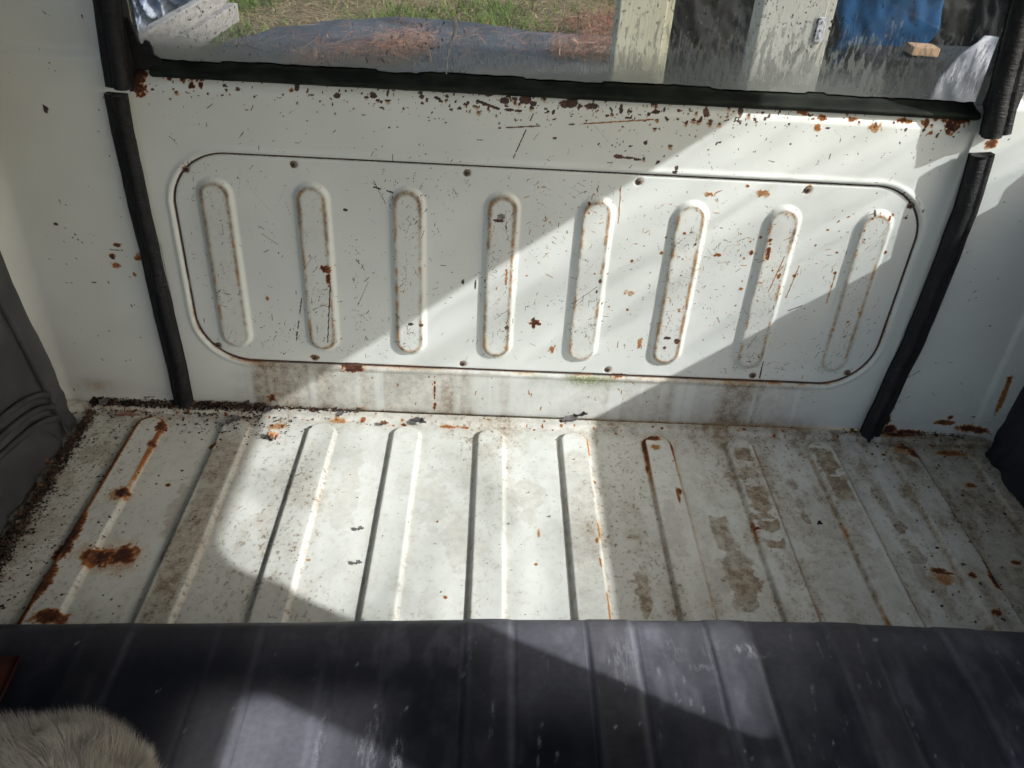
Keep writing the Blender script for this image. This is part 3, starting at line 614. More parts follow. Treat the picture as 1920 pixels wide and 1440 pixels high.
# ================================================================== BODY CORNERS, SIDES, ROOF
def build_corner(name, side):
    """rear corner panel between tailgate and side wall, coved into the side wall"""
    if side < 0: edge, wall = -.452, XL
    else: edge, wall = .590, XR
    Rc = .035; s_flat = abs(wall - edge) - Rc; arc = Rc * math.pi / 2
    ss = np.arange(0, s_flat + arc + .03, .0022); hs = np.arange(-.006, ROOF, .0022)
    W = Wear(ss, hs); S, Hh = W.X, W.Y
    th = np.clip((S - s_flat) / Rc, 0, math.pi / 2); ext = np.maximum(S - s_flat - arc, 0)
    x = edge + side * (np.minimum(S, s_flat) + Rc * np.sin(th)); out = Rc * (1 - np.cos(th)) + ext
    out = out + .004 + .0012 * (fbm(S * 6, Hh * 6, 3 + side) - .5)
    out = out + .006 * sm(.02, -.004, Hh) * sm(s_flat, s_flat - .02, S)                        # flare at the foot
    out = out - .010 * sm(.500, .515, Hh) * sm(.0, .05, S) * (1 - sm(.60, .62, Hh))            # shallow pressing level with the window sill
    if side > 0:   # narrow pressed return next to the side wall
        out = out + .004 * sm(s_flat - .004, s_flat + .004, S)
    R_, D_, C_, A_ = W.c; n = fbm(S * 25, Hh * 25, 44); n3 = fbm(S * 120, Hh * 120, 45)
    D_ += .55 * sm(.03, .0, Hh + .015 * n) * (.4 + .7 * n3) + (.30 if side > 0 else .05) * sm(.12, .0, Hh) * n
    if side > 0: D_ += .28 * sm(.08, .22, S) * (.4 + .6 * n) * sm(.40, .1, Hh)
    W.specks(80, (0, s_flat, 0, .5), 2, (.0006, .0016), (.4, .9), Wear.cl(12, .06, 19)); W.scatter(60, (0, s_flat, 0, .55), 2, (.001, .012), (.0004, .0007), (.3, .8))
    def loc(a, b): x_, h_ = on_gate(a, b); return abs(x_ - edge), h_
    def put(ch, a, b, ra, rb_, v): s_, h_ = loc(a, b); W.blob(ch, s_, h_, ra, rb_, v, .55, .4)
    if side < 0:
        for a, b, ra, rb_, v in ((222, 457, .006, .004, .85), (213, 478, .005, .005, .8), (220, 495, .008, .005, .55), (262, 482, .009, .004, .6), (262, 475, .006, .004, .4), (185, 720, .018, .008, .22), (206, 110, .004, .02, .95), (207, 130, .004, .014, .8), (205, 80, .003, .012, .9), (254, 512, .003, .004, .6)): put(0, a, b, ra, rb_, v)
        for a, b, ra, rb_, v in ((88, 203, .004, .006, .9), (107, 418, .004, .003, .8), (222, 457, .003, .003, .9), (213, 480, .003, .004, .9), (210, 465, .006, .0015, .6), (220, 466, .008, .001, .6)): put(2, a, b, ra, rb_, v)
        D_ += .42 * np.exp(-(((S - loc(183, 720)[0]) / .03) ** 2 + ((Hh - loc(183, 720)[1]) / .014) ** 2))
    else:
        for a, b, ra, rb_, v in ((1660, 770, .006, .008, .95), (1658, 785, .010, .012, 1), (1665, 800, .012, .008, 1), (1672, 760, .004, .005, .9), (1640, 805, .02, .004, .9), (1880, 720, .004, .03, .55), (1870, 745, .005, .03, .5), (1885, 705, .004, .01, .7), (1880, 205, .006, .012, .8), (1868, 235, .006, .012, .95), (1855, 268, .010, .008, .8), (1905, 130, .012, .003, .4), (1770, 790, .02, .006, .7), (1820, 800, .03, .008, .8), (1700, 805, .03, .004, .9), (1780, 780, .006, .004, .9)): put(0, a, b, ra, rb_, v)
        W.stroke(2, *loc(1675, 755), *loc(1715, 735), .0005, .6); W.stroke(2, *loc(1700, 705), *loc(1725, 692), .0008, .7); W.stroke(2, *loc(1750, 678), *loc(1800, 676), .0005, .5)
    for m in W.c: np.clip(m, 0, 1.05, out=m)
    V = gate_xyz(x, Hh, out).reshape(-1, 3); wear = np.stack(W.c, -1).reshape(-1, 4); Fq = grid_faces(len(ss), len(hs)).reshape(-1, 4)
    o = link(name, mesh_np(name, V, Fq, True, {'wear': wear}), M['paint']); props(o, kind='structure')
build_corner('corner_panel_left', -1); build_corner('corner_panel_right', 1)

Z_TOP = .76 * (XR + .343); Z_SILL = .76 * (XR - .155); Y_POST = -.849
def wall_panel(bm, x, y0, y1, z0, z1, wy0, wy1, wz0, wz1, rad, th):
    N = 96; cy, cz = (wy0 + wy1) / 2, (wz0 + wz1) / 2; inner = []; outer = []
    hy, hz = (wy1 - wy0) / 2, (wz1 - wz0) / 2
    for i in range(N):
        a = 2 * math.pi * (i + .5) / N; q = i / N
        # rounded rectangle by corner arcs
        k = int(q * 4); t = q * 4 - k; ang = (k + t) * math.pi / 2
        sx, sz = [(1, 1), (-1, 1), (-1, -1), (1, -1)][k]
        py = cy + sx * (hy - rad) + rad * math.cos(ang); pz = cz + sz * (hz - rad) + rad * math.sin(ang); inner.append((py, pz))
        # matching point on the outer edge
        dy, dz = py - cy, pz - cz; fy = ((y1 - cy) if dy > 0 else (cy - y0)) / max(abs(dy), 1e-6); fz = ((z1 - cz) if dz > 0 else (cz - z0)) / max(abs(dz), 1e-6); m = min(fy, fz)
        outer.append((cy + dy * m, cz + dz * m))
    for c in ((y0, z0), (y0, z1), (y1, z0), (y1, z1)):
        j = min(range(N), key=lambda i: (outer[i][0] - c[0]) ** 2 + (outer[i][1] - c[1]) ** 2); outer[j] = c
    rings = []
    for dx in (0, th): rings.append([[bm.verts.new((x + dx, p[0], p[1])) for p in inner], [bm.verts.new((x + dx, p[0], p[1])) for p in outer]])
    for i in range(N):
        j = (i + 1) % N
        bm.faces.new((rings[0][0][i], rings[0][0][j], rings[0][1][j], rings[0][1][i])); bm.faces.new((rings[1][0][i], rings[1][1][i], rings[1][1][j], rings[1][0][j]))
        bm.faces.new((rings[0][0][i], rings[1][0][i], rings[1][0][j], rings[0][0][j]))
PANELS = [(-.937, .0, Y_POST, -.012), (-1.90, -.937, -1.80, -1.026), (-2.6, -1.90, -2.52, -1.99)]
for nm, x, th in (('wall_right', XR, .008), ('wall_left', XL, -.008)):
    w = empty(nm); props(w, kind='structure')
    for (y0, y1, wy0, wy1) in (PANELS[:2] if nm == 'wall_right' else [(-.937, .0, -.88, -.13)]):
        zs_, zt_ = (Z_SILL, Z_TOP) if nm == 'wall_right' else (.40, .95)  # unseen left window enlarged, forward panels left out, to admit more fill light
        bm = bmesh.new(); wall_panel(bm, x, y0, y1, -.05, ROOF, wy0, wy1, zs_, zt_, .034, th); bmesh.ops.recalc_face_normals(bm, faces=bm.faces)
        link('wall_panel', bm_mesh('wall_panel', bm), M['shell'], w)
        bm = bmesh.new(); bm_box(bm, (x + .5 * th, (wy0 + wy1) / 2, (zs_ + zt_) / 2), (.003, wy1 - wy0, zt_ - zs_)); link('window_glass', bm_mesh('window_glass', bm), M['side_glass'], w)
bm = bmesh.new(); bm_box(bm, ((XL + XR) / 2, -1.29, ROOF + .012), (XR - XL + .03, 2.66, .02)); props(link('ceiling', bm_mesh('ceiling', bm), M['shell']), kind='structure')

# ================================================================== DOOR SEALS
def seal_strip(name, pts, wd, label, off=.012, flange=1, seed=0):
    """hollow rubber edge strip: round bead with a flat flange, following points on the tailgate plane"""
    P = np.array([gate_xyz(np.float64(x), np.float64(h), np.float64(off)) for x, h in pts])
    d = np.r_[0, np.cumsum(np.linalg.norm(np.diff(P, axis=0), axis=1))]; t = np.arange(0, d[-1], .004)
    path = np.stack([np.interp(t, d, P[:, k]) for k in range(3)], 1)
    for _ in range(6): path[1:-1] = (path[:-2] + path[1:-1] * 2 + path[2:]) / 4
    path[:, 0] += .0022 * (fbm(t * 14, t * 0 + seed, seed) - .5) * 2; path[:, 1] += .002 * (fbm(t * 18, t * 0 + seed + 5, seed + 1) - .5) * 2
    def sec(i):
        a = np.linspace(-.35 * math.pi, 1.25 * math.pi, 13); k = 1 + .06 * math.sin(t[i] * 900) * .5 + .10 * (vnoise(np.array(t[i] * 45), np.array(seed + .5), seed) - .5)
        bead = np.stack([wd * .33 * np.cos(a) * k - flange * wd * .15, wd * .36 * np.sin(a) * k], 1)
        fl_ = np.array([(flange * wd * .5 * s_, o_) for s_, o_ in ((1, -.004), (1.0, .0), (.75, .003))])
        if flange > 0: return np.concatenate([[(-wd * .45, -.010)], [(flange * wd * .5, -.010)], [(flange * wd * .52, .001)], [(flange * wd * .30, .003)], bead[1:]])
        return np.concatenate([[(-wd * .52, -.010)], [(wd * .45, -.010)], bead[:-1], [(-wd * .30, .003)], [(-wd * .52, .001)]])
    V, F = tube_np(path, sec); me = mesh_mixed(name, V, F); o = link(name, me, M['seal']); props(o, label, 'door seal', 'rubber seals round the tailgate'); return o
G = on_gate
seal_strip('door_seal', [G(224, 172), G(240, 260), G(278, 425), G(312, 580), G(338, 690), G(350, 752)], .026, 'black rubber seal strip running down beside the panel, left side', .012, 1, 1)
seal_strip('door_seal', [G(212, -40), G(214, 0), G(220, 60), G(228, 120), G(234, 160)], .029, 'short thick black rubber seal beside the window at upper left', .020, 1, 2)
seal_strip('door_seal', [G(1832, 282), G(1800, 385), G(1752, 510), G(1700, 640), G(1650, 745), G(1622, 806)], .029, 'black rubber seal strip running down beside the panel, right side', .018, -1, 3)
seal_strip('door_seal', [G(1925, -60), G(1903, 20), G(1884, 100), G(1866, 180), G(1850, 248)], .035, 'short thick black rubber seal beside the window at upper right', .022, -1, 4)

# ================================================================== SIDE TRIMS
def side_trim(name, x_bot, x_top, side, mat, label, ztop, stitch):
    root = empty(name, (0, 0, 0)); props(root, label, 'trim panel')
    ys = np.arange(-.80, -.0365, .006); zs = np.arange(.004, ztop, .006); Y, Z = np.meshgrid(ys, zs)
    yr = -.040 - .03 * np.clip(Z / .4, 0, 1)           # rear edge rakes forward a little
    Yr = -.80 + (Y + .80) / (.80 - .0365) * (yr + .80)
    e = yr - Yr                                          # distance from the rear edge
    wob = .010 * (fbm(Y * 9, Z * 9, 2) - .5) - .007 * sm(.13, .02, Z) * np.abs(fbm(Y * 34 + Z * 22, Z * 6, 6) - .5) * 4 + .003 * (fbm(Y * 26 - Z * 20, Z * 14, 7) - .5)
    bul = -.010 * (1 - sm(.0, .016, e)) - .004 * np.exp(-((e - .052) / .004) ** 2)
    X = x_bot + (x_top - x_bot) * Z / .32 + side * (wob + bul)
    V = np.stack([X, Yr, Z], -1).reshape(-1, 3); nb = len(V); Vb = V.copy(); Vb[:, 0] = x_bot - side * .030
    Fq = grid_faces(len(ys), len(zs)).reshape(-1, 4); F = [Fq, Fq[:, ::-1] + nb]
    i = np.arange(nb).reshape(len(zs), len(ys))
    for ring in (i[:, -1], i[0, :], i[-1, :], i[:, 0]): F.append(np.stack([ring[:-1], ring[1:], ring[1:] + nb, ring[:-1] + nb], -1))
    link('cover', mesh_np('cover', np.concatenate([V, Vb]), np.concatenate(F)), mat, root)
    def surf(y, z): return x_bot + (x_top - x_bot) * z / .32
    def pipe(p, r_=.0035):
        p = np.array(p); t = np.linspace(0, 1, 40); d = np.linspace(0, 1, len(p)); path = np.stack([np.interp(t, d, p[:, k]) for k in range(3)], 1)
        for _ in range(5): path[1:-1] = (path[:-2] + 2 * path[1:-1] + path[2:]) / 4
        a = np.linspace(0, 2 * math.pi, 8, endpoint=False); V = []; T = np.gradient(path, axis=0)
        for k in range(40):
            tt = T[k] / np.linalg.norm(T[k]); s_ = np.cross(tt, [side, 0, 0]); s_ /= np.linalg.norm(s_); nn = np.array([side, 0, 0])
            V.append(path[k] + r_ * np.cos(a)[:, None] * s_ + r_ * .8 * np.sin(a)[:, None] * nn)
        V = np.concatenate(V); F = [(k * 8 + j, k * 8 + (j + 1) % 8, (k + 1) * 8 + (j + 1) % 8, (k + 1) * 8 + j) for k in range(39) for j in range(8)]
        link('piping', mesh_mixed('piping', V, F), M['piping'] if stitch else mat, root)
    if stitch:
        pipe([(surf(0, z) + side * .002, -.094 - .03 * z / .4 - .0, z) for z in np.linspace(.006, ztop - .01, 12)], .0022)
        for k in range(3):
            z0 = .088 - .020 * k
            pipe([(surf(0, z0 + dz) + side * .003, y, z0 + dz) for y, dz in ((-.100, -.004), (-.125, .012), (-.16, .024), (-.22, .036), (-.32, .05), (-.5, .06))], .0050)
    return root
side_trim('side_trim', -.597, -.628, 1, M['trim'], 'grey fabric trim panel with three stitched bands beside the left wall', .60, True)
side_trim('side_trim', .748, .762, -1, M['trim_dark'], 'trim panel standing against the right wall, deep shade painted into its colour', .44, False)

# ================================================================== RUBBER MAT
def build_mat():
    R0, ZT = .036, .086
    ex = np.array([-.70, -.4884, -.3848, -.2252, -.1167, .0167, .1358, .2802, .3969, .4840, .5827, .80]); ey = np.array([-.478, -.4716, -.4665, -.4599, -.4532, -.4462, -.4432, -.4386, -.4378, -.4403, -.4424, -.447])
    xs = np.arange(XL + .055, XR - .045, .0026); s1 = np.concatenate([np.arange(-1.45, -.80, .02), np.arange(-.80, 0, .0035), np.linspace(0, .036 * 1.5708, 22)[1:], .036 * 1.5708 + np.linspace(0, .046, 8)[1:]])
    S_flat_neg = s1
    X, S = np.meshgrid(xs, s1); yc = np.interp(xs, ex, ey); k9 = np.ones(41) / 41; yc = np.convolve(np.pad(yc, 20, 'edge'), k9, 'valid')[None, :] - .028
    # s<0: flat part measured along y up to y=yc ; stretch so that front edge stays straight
    Yb = np.where(S < 0, yc + S, yc); th = np.clip(S / R0, 0, math.pi / 2); dn_ = np.maximum(S - R0 * math.pi / 2, 0)
    Yf = Yb + R0 * np.sin(th); Z = ZT - R0 * (1 - np.cos(th)) - dn_
    Z = Z + np.where(S < 0, .010 * (fbm(X * 3.2, S * 3.2, 12) - .5) + .004 * np.sin(X * 5) , 0) * sm(0, -.05, S) + .0010 * (fbm(X * 22, S * 12, 14) - .5)
    H = np.zeros_like(X); owner = np.full(X.shape, -1); ridge = np.zeros_like(X); lefts = np.zeros_like(X); tint = np.zeros_like(X)
    for k in range(11):
        cx = X0 + k * PITCH + .0015; wob = .0012 * (fbm(S * 9, S * 0 + k, 30 + k) - .5) * 2; d = np.abs(X - cx - wob)
        amp = (.0008 if k < 4 else .0022) * (.45 + .55 * sm(0, -.04, S))
        H += amp * sm(.0250, .0195, d); H -= (.0006 if k < 4 else .0016) * np.exp(-((d - .0250) / .0016) ** 2) * sm(.03, -.005, S); owner[d < .0275] = k
        ridge += np.exp(-((d - .0205) / .0030) ** 2) * (.7 if k < 4 else 1.0); tint += sm(.021, .018, d) * (.55 if k in (5, 7) else .15)
    nrm_y = np.sin(th); nrm_z = np.cos(th)
    Yf = Yf + H * nrm_y; Z = Z + H * nrm_z
    # dust with painted sun-patch brightness (R), chalky smears (G), brown film (B)
    n = fbm(X * 10, S * 5, 51); n2 = .5 * fbm(X * 46, S * 4, 52) + .5 * fbm(X * 70, S * 40, 56); n3 = fbm(X * 60, S * 4, 53)
    edge = sm(-.05, .01, S)
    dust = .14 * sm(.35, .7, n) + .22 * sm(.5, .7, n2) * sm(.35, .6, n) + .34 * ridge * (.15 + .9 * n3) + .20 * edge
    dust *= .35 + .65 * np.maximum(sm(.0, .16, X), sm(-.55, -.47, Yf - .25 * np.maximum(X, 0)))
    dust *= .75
    dust += .34 * sm(-.03, .06, X) * sm(.42, .26, X) * sm(-.60, -.50, Yf) * (.55 + .6 * n2) + .07 * sm(.02, .25, X) * sm(.30, .62, n2) + .80 * np.exp(-((X + .185) / .085) ** 4) * np.exp(-((Yf + .61) / .062) ** 4) * (.65 + .5 * n3) + .01  # brightness of both sun patches painted into the dust mask
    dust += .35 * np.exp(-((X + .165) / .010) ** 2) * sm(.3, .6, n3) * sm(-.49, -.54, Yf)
    tan_ = tint * (.3 + .9 * n2) * .5 + .12 * sm(.45, .65, fbm(X * 20, S * 9, 54)) * sm(.0, .25, X)
    chalk = np.zeros_like(X); W = Wear(xs, s1)
    for (x, s_, rx, ry, v) in ((.265, -.020, .012, .008, .9), (.27, -.026, .018, .006, .6), (.135, -.03, .016, .03, .28), (.19, -.02, .012, .02, .25), (-.145, -.12, .004, .05, .6), (-.10, -.13, .012, .05, .4), (-.075, -.14, .006, .04, .5), (.215, -.042, .015, .003, .4), (.23, -.015, .01, .02, .25)):
        W.blob(1, x, s_, rx, ry, v, .7, .6, 90)
    W.specks(160, (xs[0], xs[-1], -.25, .0), 1, (.0006, .0016), (.5, 1.0)); W.scatter(26, (xs[0], xs[-1], -.22, .0), 1, (.003, .010), (.0006, .0009), (.8, 1.0)); W.scatter(60, (-.05, .55, -.20, .02), 1, (.01, .05), (.0005, .0008), (.25, .5), (1.5, .15))
    chalk = W.c[1]
    wear = np.stack([np.clip(dust, 0, 1), np.clip(chalk, 0, 1), np.clip(tan_, 0, 1), np.ones_like(X)], -1).reshape(-1, 4)  # R holds dust plus painted sun-patch brightness
    V = np.stack([X, Yf, Z], -1).reshape(-1, 3); Fq = grid_faces(len(xs), len(s1)).reshape(-1, 4); fo = owner.reshape(-1)[Fq].max(1)
    root = empty('rubber_mat'); props(root, 'dusty black ribbed rubber mat covering the front of the load floor', 'rubber mat')
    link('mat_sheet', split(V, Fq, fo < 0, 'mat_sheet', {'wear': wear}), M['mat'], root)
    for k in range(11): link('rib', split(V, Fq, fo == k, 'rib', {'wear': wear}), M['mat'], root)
build_mat()

# ================================================================== DOG
def build_dog():
    root = empty('dog', (-.40, -.76, .086)); root.matrix_world = Matrix.Identity(4)
    props(root, 'cream and grey long-haired dog lying on the mat, furry back showing', 'dog')
    J = {'rump': (-.308, -.720, .164, .077), 'loin': (-.375, -.733, .168, .079), 'chest': (-.450, -.756, .170, .081), 'withers': (-.520, -.800, .176, .066),
         'neck': (-.525, -.862, .205, .050), 'head': (-.500, -.920, .235, .056), 'brow': (-.480, -.950, .232, .044), 'muzzle': (-.455, -.992, .212, .026), 'nose': (-.445, -1.012, .207, .016),
         'tail0': (-.262, -.770, .125, .030), 'tail1': (-.232, -.820, .112, .020), 'tail2': (-.245, -.860, .108, .016), 'tail3': (-.290, -.885, .106, .010),
         'hip': (-.310, -.780, .135, .052), 'knee': (-.390, -.838, .128, .034), 'hock': (-.300, -.858, .108, .020), 'hpaw': (-.375, -.892, .104, .016),
         'sh': (-.500, -.850, .145, .044), 'elbow': (-.440, -.880, .118, .028), 'wrist': (-.400, -.955, .106, .019), 'paw': (-.385, -.995, .104, .018),
         'sh2': (-.550, -.850, .145, .040), 'elbow2': (-.545, -.905, .116, .026), 'wrist2': (-.500, -.985, .106, .019), 'paw2': (-.485, -1.025, .104, .018),
         'earL': (-.540, -.935, .270, .020), 'earL2': (-.562, -.945, .240, .014), 'earR': (-.468, -.905, .272, .020), 'earR2': (-.440, -.900, .242, .014)}
    E = [('rump', 'loin'), ('loin', 'chest'), ('chest', 'withers'), ('withers', 'neck'), ('neck', 'head'), ('head', 'brow'), ('brow', 'muzzle'), ('muzzle', 'nose'), ('rump', 'tail0'), ('tail0', 'tail1'), ('tail1', 'tail2'), ('tail2', 'tail3'),
         ('rump', 'hip'), ('hip', 'knee'), ('knee', 'hock'), ('hock', 'hpaw'), ('withers', 'sh'), ('sh', 'elbow'), ('elbow', 'wrist'), ('wrist', 'paw'), ('withers', 'sh2'), ('sh2', 'elbow2'), ('elbow2', 'wrist2'), ('wrist2', 'paw2'), ('head', 'earL'), ('earL', 'earL2'), ('head', 'earR'), ('earR', 'earR2')]
    bm = bmesh.new()
    for a, b in E:
        A, B = np.array(J[a]), np.array(J[b]); m = max(2, int(np.linalg.norm(A[:3] - B[:3]) / (.35 * min(A[3], B[3]))) + 1)
        for t in np.linspace(0, 1, m):
            q = A * (1 - t) + B * t; bmesh.ops.create_icosphere(bm, subdivisions=2, radius=q[3], matrix=Matrix.Translation(Vector(q[:3])))
    me = bm_mesh('dog_union', bm); tmp = bpy.data.objects.new('tmp', me); col.objects.link(tmp)
    rm = tmp.modifiers.new('remesh', 'REMESH'); rm.mode = 'VOXEL'; rm.voxel_size = .006; sm_ = tmp.modifiers.new('smooth', 'SMOOTH'); sm_.factor = .5; sm_.iterations = 10
    dg = bpy.context.evaluated_depsgraph_get(); body_me = bpy.data.meshes.new_from_object(tmp.evaluated_get(dg)); bpy.data.objects.remove(tmp)
    body_me.polygons.foreach_set('use_smooth', np.ones(len(body_me.polygons), dtype=bool))
    nv = len(body_me.vertices); co = np.empty(nv * 3, dtype=np.float32); body_me.vertices.foreach_get('co', co); co = co.reshape(-1, 3)
    co[:, 2] = np.maximum(co[:, 2], .090); body_me.vertices.foreach_set('co', co.ravel()); body_me.update()
    vn = np.empty(nv * 3, dtype=np.float32); body_me.vertices.foreach_get('normal', vn); vn = vn.reshape(-1, 3)
    link('body', body_me, M['skin'], root)
    body_me.calc_loop_triangles(); nt = len(body_me.loop_triangles); tri = np.empty(nt * 3, dtype=np.int32); body_me.loop_triangles.foreach_get('vertices', tri); tri = tri.reshape(-1, 3)
    a, b, c = co[tri[:, 0]], co[tri[:, 1]], co[tri[:, 2]]; ar = np.linalg.norm(np.cross(b - a, c - a), axis=1); nr = vn[tri].mean(1); nr = nr / (np.linalg.norm(nr, axis=1)[:, None] + 1e-9)
    cen = (a + b + c) / 3; dens = ar * np.where((cen[:, 1] > -.82) & (cen[:, 2] > .12), 9.0, 1.0)
    N = 170000; pick = rng.choice(nt, N, p=dens / dens.sum()); u1 = np.sqrt(rng.random(N)); u2 = rng.random(N)
    B = (1 - u1)[:, None] * a[pick] + (u1 * (1 - u2))[:, None] * b[pick] + (u1 * u2)[:, None] * c[pick]; Nn = nr[pick]
    flow = np.array([-.42, .30, .22]) + .0 * B                      # coat brushed back and up
    flow = flow - (flow * Nn).sum(1)[:, None] * Nn
    clump = np.stack([fbm(B[:, 0] * 60 + B[:, 2] * 40, B[:, 1] * 60 + B[:, 2] * 50, s) - .5 for s in (1, 2, 3)], 1) * 1.0
    D = Nn * .55 + flow * .85 + clump * 1.0 + (np.stack([fbm(B[:, 0] * 150 + B[:, 2] * 90, B[:, 1] * 150, 30 + q_, 2) for q_ in range(3)], 1) - .5) * 1.1 + rng.normal(0, .12, (N, 3)); D /= np.linalg.norm(D, axis=1)[:, None]
    S = np.cross(D, rng.normal(0, 1, (N, 3))); S /= np.linalg.norm(S, axis=1)[:, None]
    L = rng.uniform(.009, .017, N); Wd = rng.uniform(.00018, .00034, N)
    cl = fbm(B[:, 0] * 26, B[:, 1] * 26 + B[:, 2] * 20, 9)
    patch_ = np.exp(-(((B[:, 0] + .335) / .045) ** 2 + ((B[:, 1] + .765) / .040) ** 2)); mix = np.clip(.55 * sm(.45, .66, cl + .12 * rng.normal(0, 1, N)) + .85 * patch_ * sm(.25, .6, rng.random(N) + .4 * (cl - .5)), 0, 1); cream = np.array([.50, .46, .395]); grey = np.array([.13, .12, .115])
    tip = cream * (1 - .75 * mix[:, None]) + grey * .75 * mix[:, None]; tip = tip * rng.uniform(.75, 1.15, (N, 1)) * (.62 + .75 * fbm(B[:, 0] * 120 + B[:, 2] * 60, B[:, 1] * 120 - B[:, 2] * 70, 23, 2))[:, None]
    me = strips('fur', B - Nn * .001, D, S, L, Wd, flow * .35 + clump * .25 + np.array([0, 0, -.05]), 3, .85, np.concatenate([tip, np.ones((N, 1))], 1))
    o = link('fur', me, M['fur'], root); o['kind'] = 'stuff'
    def ball(nm, p, r_, mat):
        bm = bmesh.new(); bmesh.ops.create_icosphere(bm, subdivisions=2, radius=r_, matrix=Matrix.Translation(Vector(p))); link(nm, bm_mesh(nm, bm, True), mat, root)
    ball('nose', (-.441, -1.022, .208), .011, M['seal']); ball('eye', (-.500, -.992, .243), .007, M['seal']); ball('eye', (-.447, -.962, .243), .007, M['seal'])
build_dog()

# ================================================================== DEBRIS INSIDE
def chunks(name, P, size, cols, flat=.6):
    """irregular crumbs as one mesh"""
    n = len(P); base = np.array([(1, 0, 0), (-.5, .87, 0), (-.5, -.87, 0), (0, 0, 1.0), (.1, .1, -.5)]); V = base[None] * (1 + .5 * rng.normal(0, 1, (n, 5, 3)).clip(-1.2, 1.2)) * size[:, None, None]
    V[:, :, 2] *= flat; a = rng.uniform(0, 6.28, n); ca, sa = np.cos(a)[:, None], np.sin(a)[:, None]; x = V[:, :, 0] * ca - V[:, :, 1] * sa; y = V[:, :, 0] * sa + V[:, :, 1] * ca
    V = np.stack([x, y, V[:, :, 2]], -1) + P[:, None, :]; f = np.array([(0, 1, 3), (1, 2, 3), (2, 0, 3), (1, 0, 4), (2, 1, 4), (0, 2, 4)]); F = (np.arange(n)[:, None, None] * 5 + f[None]).reshape(-1, 3)
    return mesh_np(name, V.reshape(-1, 3), F, False, {'tint': np.repeat(np.concatenate([cols, np.ones((n, 1))], 1), 5, axis=0)})
def build_grit():
    P = []; S = []
    def band(poly, n, wid, s0, s1, pile):
        poly = np.array(poly); d = np.r_[0, np.cumsum(np.linalg.norm(np.diff(poly, axis=0), axis=1))]; t = rng.uniform(0, d[-1], n)
        c = np.stack([np.interp(t, d, poly[:, k]) for k in range(2)], 1); off = np.abs(rng.normal(0, wid, n)); 
        p = np.stack([c[:, 0], c[:, 1] - off * .9, np.maximum(pile * (1 - off / (wid * 2.2)), 0) * rng.random(n) + .002], 1); P.append(p); S.append(s0 + (s1 - s0) * rng.random(n) ** 2)
    band([(-.62, -.004), (-.50, -.003), (-.34, -.004)], 4200, .011, .0008, .0036, .011)
    band([(-.345, -.004), (-.20, -.004)], 650, .008, .0008, .0036, .006); band([(-.20, -.004), (.05, -.004)], 300, .005, .0008, .0028, .003); band([(.05, -.004), (.56, -.004)], 160, .006, .0007, .0022, .003)
    band([(.55, -.004), (.76, -.006)], 500, .010, .0010, .0032, .007)
    # along the foot of the left trim
    n = 4200; t = rng.random(n); off = np.abs(rng.normal(0, .009, n)) * (.5 + 1.0 * t); x = -.596 + .0 * t + off + .004; y = -.035 - .42 * t; pile = np.maximum(.010 * (1 - off / .03), 0)
    P.append(np.stack([x, y, pile * rng.random(n) + .002], 1)); S.append(.0008 + .0028 * rng.random(n) ** 2.5)
    n = 500; P.append(np.stack([-.596 + np.abs(rng.normal(0, .045, n)), rng.uniform(-.44, -.03, n), np.full(n, .0022)], 1)); S.append(.0006 + .0016 * rng.random(n) ** 2)
    n = 420; P.append(np.stack([rng.uniform(-.6, .74, n), -.02 - .40 * rng.random(n) ** 2.2, np.full(n, .0018)], 1)); S.append(.0006 + .0013 * rng.random(n) ** 3)
    n = 260; P.append(np.stack([rng.normal(-.36, .05, n), rng.normal(-.05, .02, n), np.full(n, .002)], 1)); S.append(.0007 + .0022 * rng.random(n) ** 2)
    P = np.concatenate(P); S = np.concatenate(S); ok = (P[:, 1] < -.002) & (P[:, 0] > -.60) & (P[:, 0] < .745); P = P[ok]; S = S[ok]
    # sit on top of the ribs where there are any
    for k in range(11): P[:, 2] += .0062 * sm(.0245, .0165, capsule(P[:, 0], P[:, 1], X0 + k * PITCH, -9, -.0585))
    n = len(P); pal = np.array([(.030, .022, .020), (.050, .034, .028), (.085, .045, .034), (.020, .018, .020), (.26, .22, .19), (.15, .085, .05)]); pk = rng.choice(6, n, p=[.30, .26, .18, .12, .06, .08])
    o = link('crumbled_dirt', chunks('crumbled_dirt', P, S, pal[pk] * rng.uniform(.7, 1.3, (n, 1))), M['grit']); props(o, 'dark crumbled foam and rust grit lying along the floor edges', 'dirt', kind='stuff')
build_grit()

